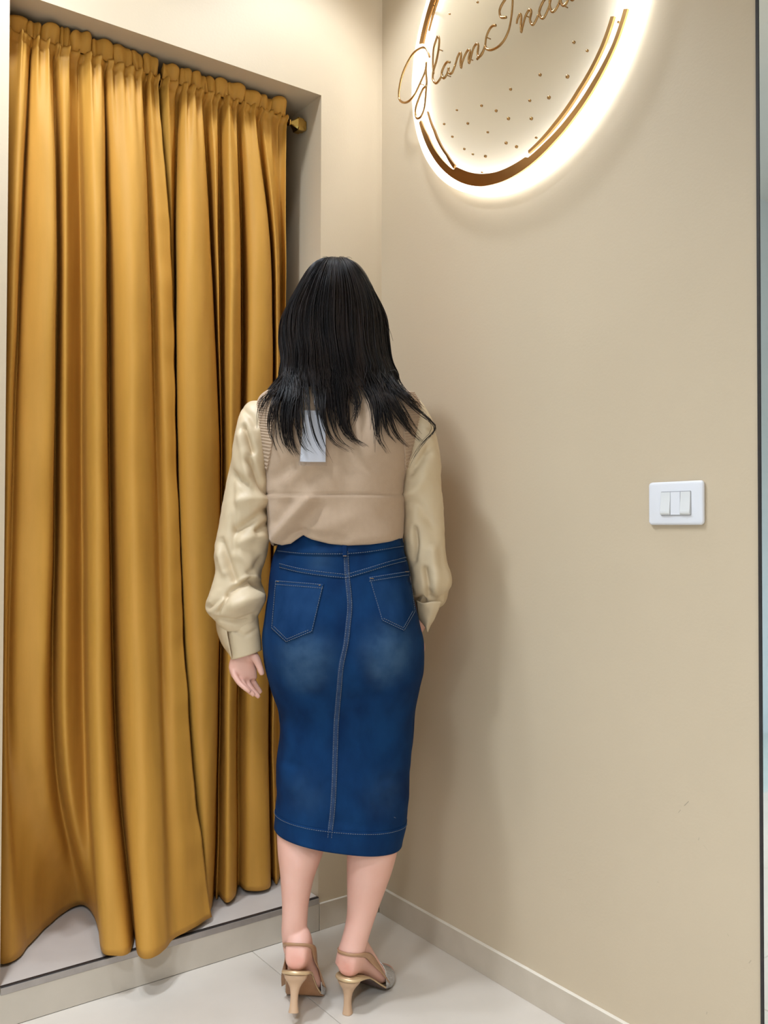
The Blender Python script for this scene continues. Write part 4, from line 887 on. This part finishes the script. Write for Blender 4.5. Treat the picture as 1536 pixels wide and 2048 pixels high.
for s in (-1, 1):
    A = Acc(); c0 = hp(s * .031, .0745, .008); G = [[c0 + .0125 * (hr * math.sin(a) * math.cos(b_) + hd * math.cos(a) + ZH * math.sin(a) * math.sin(b_) * .75) for b_ in np.linspace(0, 2 * np.pi, 20, endpoint=False)] for a in np.linspace(.05, 2.2, 12)]
    V, Fc = closegrid(np.array(G)); ey = link('eye', V, Fc, m_eye, pr)
    G = [[c0 + .0129 * (hr * math.sin(a) * math.cos(b_) + hd * math.cos(a) + ZH * math.sin(a) * math.sin(b_)) for b_ in np.linspace(0, 2 * np.pi, 16, endpoint=False)] for a in np.linspace(.02, .42, 5)]
    V, Fc = closegrid(np.array(G)); link('iris', V, Fc, m_iris, ey)
    V, Fc = tube(catmull([hp(s * .016, .097, .028), hp(s * .032, .0945, .033), hp(s * .048, .086, .028)], 12), [.0015] + [.0026] * 10 + [.001], 8); link('eyebrow', V, Fc, m_hair, pr)
A = Acc()
for z, r in ((-.0625, .0042), (-.0695, .0048)):
    V, Fc = tube(catmull([hp(-.023, .0865, -.066), hp(-.010, .0975, z), hp(.010, .0975, z), hp(.023, .0865, -.066)], 18), [.001] + [r] * 16 + [.001], 10); A.add(V, Fc)
A.link('lips', m_lips, pr)

# ================================================================== PRICE TAG on the back of the vest
tl, tr, br_, bl_ = (606, 818), (653, 820), (654.5, 933), (597.5, 932)
P0 = surf(VB, 628, 812, .004); tag = thing('price_tag', 'white price tag in a clear plastic sleeve hanging on the back of the knit vest', 'price tag', P0)
TAGG = []
def sheet(c, off, th_, name, m, lift=0.):
    g = np.array([[surf(VB, u, v, 0.) for u, v in row] for row in bil(c, 10, 6)]); cen = g.mean((0, 1)); nrm_ = nrm(np.cross(g[0, -1] - g[0, 0], g[-1, 0] - g[0, 0]))
    if nrm_ @ (CAM - cen) < 0: nrm_ = -nrm_
    g = g - ((g - cen) @ nrm_ * .75)[..., None] * nrm_ + nrm_ * off; gap = max(0., max((p - CAM) @ F - (surf(VB, *proj(p)) - CAM) @ F + .0035 + lift for p in g.reshape(-1, 3))); g = g + nrm_ * gap; TAGG.append(g); V = np.vstack([g.reshape(-1, 3), (g - nrm_ * th_).reshape(-1, 3)]); K = 60
    Fc = gridfaces(10, 6) + [tuple(K + i for i in f[::-1]) for f in gridfaces(10, 6)]
    ring = [j for j in range(6)] + [i * 6 + 5 for i in range(1, 10)] + [54 + j for j in range(4, -1, -1)] + [i * 6 for i in range(8, 0, -1)]
    Fc += [(ring[i], ring[(i + 1) % len(ring)], K + ring[(i + 1) % len(ring)], K + ring[i]) for i in range(len(ring))]
    return fixnormals(link(name, V, Fc, m, tag, False))
sheet([(608, 822), (651, 823.5), (651.5, 925), (600.5, 924)], .0, .0005, 'card', m_paper)
sheet([tl, tr, br_, bl_], .0, .0003, 'plastic_sleeve', m_film, .0012)
V, Fc = tube([surf(VB, 629, 790, .001), surf(VB, 629, 806, .004), TAGG[1][0, 3] + np.array([0, 0, -.004])], .0006, 6); link('fastener', V, Fc, m_white, tag)

# ---- hair: a close shell over the head and many tapering locks, traced lock by lock
HS = [(655, 522, 692, 521.5, 2.12, .020, .03), (638, 526.5, 706, 525.5, 2.122, .044, .06), (622, 537, 721, 535, 2.125, .068, .092), (608, 556, 736, 556, 2.13, .094, .110), (594, 583, 748, 583, 2.132, .108, .112), (581, 613, 758, 611, 2.134, .116, .110),
      (567, 640, 769, 638, 2.135, .121, .100), (564, 672, 772, 672, 2.132, .124, .085), (568, 705, 774, 705, 2.125, .124, .08), (569, 735, 783, 735, 2.115, .121, .065), (564, 762, 794, 762, 2.105, .114, .05), (572, 785, 798, 785, 2.09, .104, .03)]
HG, th = loftgrid(HS, 70, 80, .95)
HQ = catmull(HS, 200)
def shellpt(v, s, out=0.0):
    """point on the back of the hair shell at image height v, s from -1 (left) to 1 (right)"""
    k = int(np.argmin(np.abs(HQ[:, 1] - v))); a, b_, c, d_, D, hb_, hf = HQ[k]; L_, R_ = pt(a, v, D), pt(c, v, D); lat = (R_ - L_) / 2
    s = np.clip(s, -1.06, 1.06); dep = math.sqrt(max(0, 1 - min(1, abs(s)) ** 2.2)); return (L_ + R_) / 2 + lat * s * (1 + out * 2) - FH * (hb_ * dep + out)
A = Acc()
vs = HG.reshape(-1, 3); fs = []
for fc in gridfaces(70, 80, True):
    c = vs[list(fc)].mean(0) - HC
    if c @ hd > .035 and c @ ZH < .050 and abs(c @ hr) < .075: continue          # the face stays open
    if c @ hd > .0 and c @ ZH < -.12: continue
    if vs[list(fc)].mean(0)[2] < pt(670, 772, 2.0)[2] and 700 < proj(vs[list(fc)].mean(0))[0] < 752: continue
    fs.append(fc)
A.add(vs, fs); A.add([HG[0].mean(0)] + list(HG[0]), [(0, 1 + (j + 1) % 80, 1 + j) for j in range(80)])
# every lock: side position on the head, then points below the neck (column, row, distance), spread, number of strands
LK = [(-0.991, [(566, 760, 2.06), (548, 778, 2.045), (530, 800, 2.03), (518, 826, 2.015), (513, 856, 2.005)], 7, 26),
      (-0.956, [(570, 770, 2.05), (552, 800, 2.02), (541, 835, 2.00), (540, 865, 1.99), (552, 900, 1.975)], 8, 34),
      (-0.938, [(572, 775, 2.03), (558, 810, 2.00), (556, 845, 1.985), (562, 880, 1.975), (576, 905, 1.97)], 9, 40),
      (-0.885, [(578, 780, 2.01), (568, 820, 1.985), (568, 860, 1.975), (574, 890, 1.97), (588, 911, 1.967)], 8, 46),
      (-0.814, [(586, 780, 2.0), (580, 820, 1.98), (580, 865, 1.97), (588, 895, 1.966), (598, 913, 1.965)], 8, 44),
      (-0.726, [(596, 780, 1.99), (592, 825, 1.97), (597, 870, 1.964), (608, 895, 1.962), (624, 906, 1.962)], 2, 12),
      (-0.655, [(604, 780, 1.985), (604, 830, 1.968), (610, 868, 1.962), (620, 892, 1.96), (634, 910, 1.96)], 2, 9),
      (-0.549, [(616, 780, 1.98), (619, 830, 1.966), (628, 870, 1.96), (640, 896, 1.96), (654, 912, 1.96)], 2, 11),
      (-0.442, [(628, 780, 1.98), (634, 830, 1.966), (641, 866, 1.96), (650, 895, 1.958), (663, 926, 1.958)], 2, 12),
      (-0.319, [(642, 780, 1.975), (645, 820, 1.966), (652, 855, 1.96), (668, 884, 1.96), (699, 903, 1.96)], 8, 46),
      (-0.195, [(656, 780, 1.975), (660, 820, 1.966), (666, 855, 1.96), (680, 882, 1.96), (704, 899, 1.962)], 7, 36),
      (-0.018, [(676, 775, 1.975), (680, 810, 1.966), (686, 845, 1.962), (699, 872, 1.96), (730, 893, 1.962)], 9, 70),
      (0.053, [(684, 775, 1.975), (687, 815, 1.966), (692, 850, 1.962), (705, 875, 1.962), (722, 890, 1.962)], 7, 50),
      (0.195, [(700, 770, 1.98), (710, 795, 1.972), (713, 820, 1.97), (708, 842, 1.968), (700, 856, 1.968)], 4, 14),
      (0.336, [(716, 762, 1.985), (728, 785, 1.978), (738, 808, 1.974), (741, 835, 1.972), (738, 860, 1.97)], 5, 10),
      (0.531, [(738, 770, 1.985), (750, 800, 1.975), (755, 840, 1.97), (758, 875, 1.968), (776, 907, 1.968)], 8, 64),
      (0.478, [(732, 770, 1.985), (748, 795, 1.975), (752, 830, 1.97), (747, 870, 1.968), (746, 905, 1.968)], 5, 16),
      (0.655, [(752, 770, 1.99), (766, 800, 1.98), (778, 835, 1.974), (793, 870, 1.972), (815, 894, 1.974)], 8, 56),
      (0.743, [(762, 770, 2.0), (780, 800, 1.985), (800, 832, 1.978), (822, 864, 1.978), (844, 884, 1.98)], 9, 62),
      (0.796, [(768, 768, 2.01), (786, 796, 1.995), (806, 826, 1.99), (824, 852, 1.99), (838, 868, 1.992)], 9, 46),
      (0.850, [(774, 756, 2.03), (793, 780, 2.02), (818, 806, 2.01), (843, 828, 2.0), (866, 848, 2.0), (866, 864, 2.0), (846, 884, 1.995), (828, 912, 1.985), (818, 935, 1.98)], 4, 18),
      (0.940, [(776, 740, 2.05), (790, 764, 2.04), (812, 788, 2.03), (838, 814, 2.02), (858, 838, 2.01)], 6, 30),
      (0.690, [(756, 770, 1.99), (766, 800, 1.98), (769, 835, 1.975), (776, 865, 1.972), (790, 885, 1.972)], 7, 20)]
HB = [bvh_of(VG), bvh_of(LG), bvh_of(RG), bvh_of(TAGG[1], False)]
def cloth_depth(u, v, D):
    """keep a lock in front of the clothes it falls on"""
    dr = Vector(nrm(ray(u, v)))
    for bv in HB:
        h = bv.ray_cast(Vector(CAM), dr)
        if h[0] is not None: D = min(D, (np.array(h[0]) - CAM) @ F - .016)
    return D
def add_strand(P, r0, n=3, steps=30):
    C = catmull(P, steps); x = np.linspace(0, 1, steps); r = r0 * np.clip(np.minimum(.35 + 4 * x, 1), 0, 1) * np.clip((1 - x) / .22, .06, 1) ** .7
    V, Fc = tube(C, r, n, caps=False); A.add(V, Fc)
VH = [523, 533, 555, 590, 635, 680, 720, 752]
for s, low, spr, cnt in LK:
    for k in range(int(cnt * 1.05)):
        ds = rng.normal(0, .05); out = abs(rng.normal(0, .0035)) + .0008; r0 = rng.uniform(.0006, .00145); wob = rng.normal(0, .02)
        P = []
        for i, v in enumerate(VH):
            f_ = i / (len(VH) - 1); sh_ = s + ds * (.6 + .4 * f_) + wob * math.sin(f_ * 5)
            sh_ *= (.55 + .45 * min(1, f_ * 2.2)); P.append(shellpt(v, sh_, out))
        du, dd_ = rng.normal(0, spr), rng.uniform(-.011, 0); e = rng.uniform(.66, 1.08); du2 = rng.normal(0, 1.2 + spr * .34)
        nl = len(low); Dsh = (P[-1] - CAM) @ F + .002
        for i, (u, v, D) in enumerate(low):
            g_ = i / (nl - 1); u_, v_ = u + du * (1 - g_) ** .9 + du2 * g_, v + (rng.normal(0, 1.5) if i else 0)
            P.append(pt(u_, v_, min(cloth_depth(u_, v_, 9.), Dsh + .0004 * max(0, v - 800) * (abs(s) > .9)) + dd_ * (1 - .6 * g_)))
        if e < 1: P = list(catmull(P, 24)[:max(8, int(24 * e))])
        add_strand(P, r0)
# fill over the head so the shell never shows bare
for k in range(620):
    s = rng.uniform(-1.03, 1.03); out = abs(rng.normal(0, .003)) + .0005; dr = rng.normal(0, .04); st_ = rng.integers(0, 3); P = []
    for i, v in enumerate(VH[st_:]):
        f_ = (i + st_) / (len(VH) - 1); P.append(shellpt(v, (s + dr * f_) * (.45 + .55 * min(1, f_ * 2.2)), out))
    u, v = proj(P[-1])
    lk = min(LK, key=lambda l: abs(l[0] - s))
    if not (702 < u < 752):
        Dsh = (P[-1] - CAM) @ F
        for (a, b_, c) in lk[1][1:1 + (rng.integers(0, 2) if 596 < u < 662 else rng.integers(1, 4))]: P.append(pt(a + rng.normal(0, 5), b_, min(Dsh, cloth_depth(a, b_, 9.) - .002)))
    add_strand(P, rng.uniform(.0007, .0016), 3, 30)
# locks framing the face and over the forehead
HGF = HG
for k in range(260):
    side_ = rng.choice([-1, 1]); a = rng.uniform(.05, 1.15); drift = rng.uniform(-.35, .05); out = abs(rng.normal(0, .002)) + .0006; P = []
    for v in (523, 533, 549, 575, 610, 650, 695, 735):
        kk = int(np.argmin(np.abs(HQ[:, 1] - v))); a0, b_, c0_, d_, D, hb_, hf = HQ[kk]; L_, R_ = pt(a0, v, D), pt(c0_, v, D); lat = (R_ - L_) / 2
        f_ = (v - 518) / 217; an = a * (1.25 - .25 * f_) + drift * f_; an = np.clip(an, -.1, 1.5)
        if v > 560: an = min(an, 1.10 - .35 * f_)
        P.append((L_ + R_) / 2 + side_ * lat * (math.cos(an) + out * 10) + FH * (hf * math.sin(an) + out))
    add_strand(P, rng.uniform(.0008, .0017), 3, 26)
# flyaway hairs
for pts_ in ([(772, 640, 2.08), (782, 668, 2.07), (786, 682, 2.07)], [(770, 650, 2.08), (779, 672, 2.07), (777, 680, 2.07)], [(660, 517, 2.10), (652, 513, 2.10), (645, 514, 2.10)], [(690, 516, 2.10), (698, 514, 2.10), (704, 517, 2.10)],
             [(676, 517, 2.10), (680, 513, 2.10), (688, 512.5, 2.10)], [(776, 745, 2.05), (800, 770, 2.04), (828, 792, 2.03), (848, 815, 2.02)]):
    V, Fc = tube(catmull([pt(*p) for p in pts_], 14), np.linspace(.0007, .0003, 14), 3, caps=False); A.add(V, Fc)
hair = A.link('hair', m_hair, pr); hair['kind'] = 'stuff'
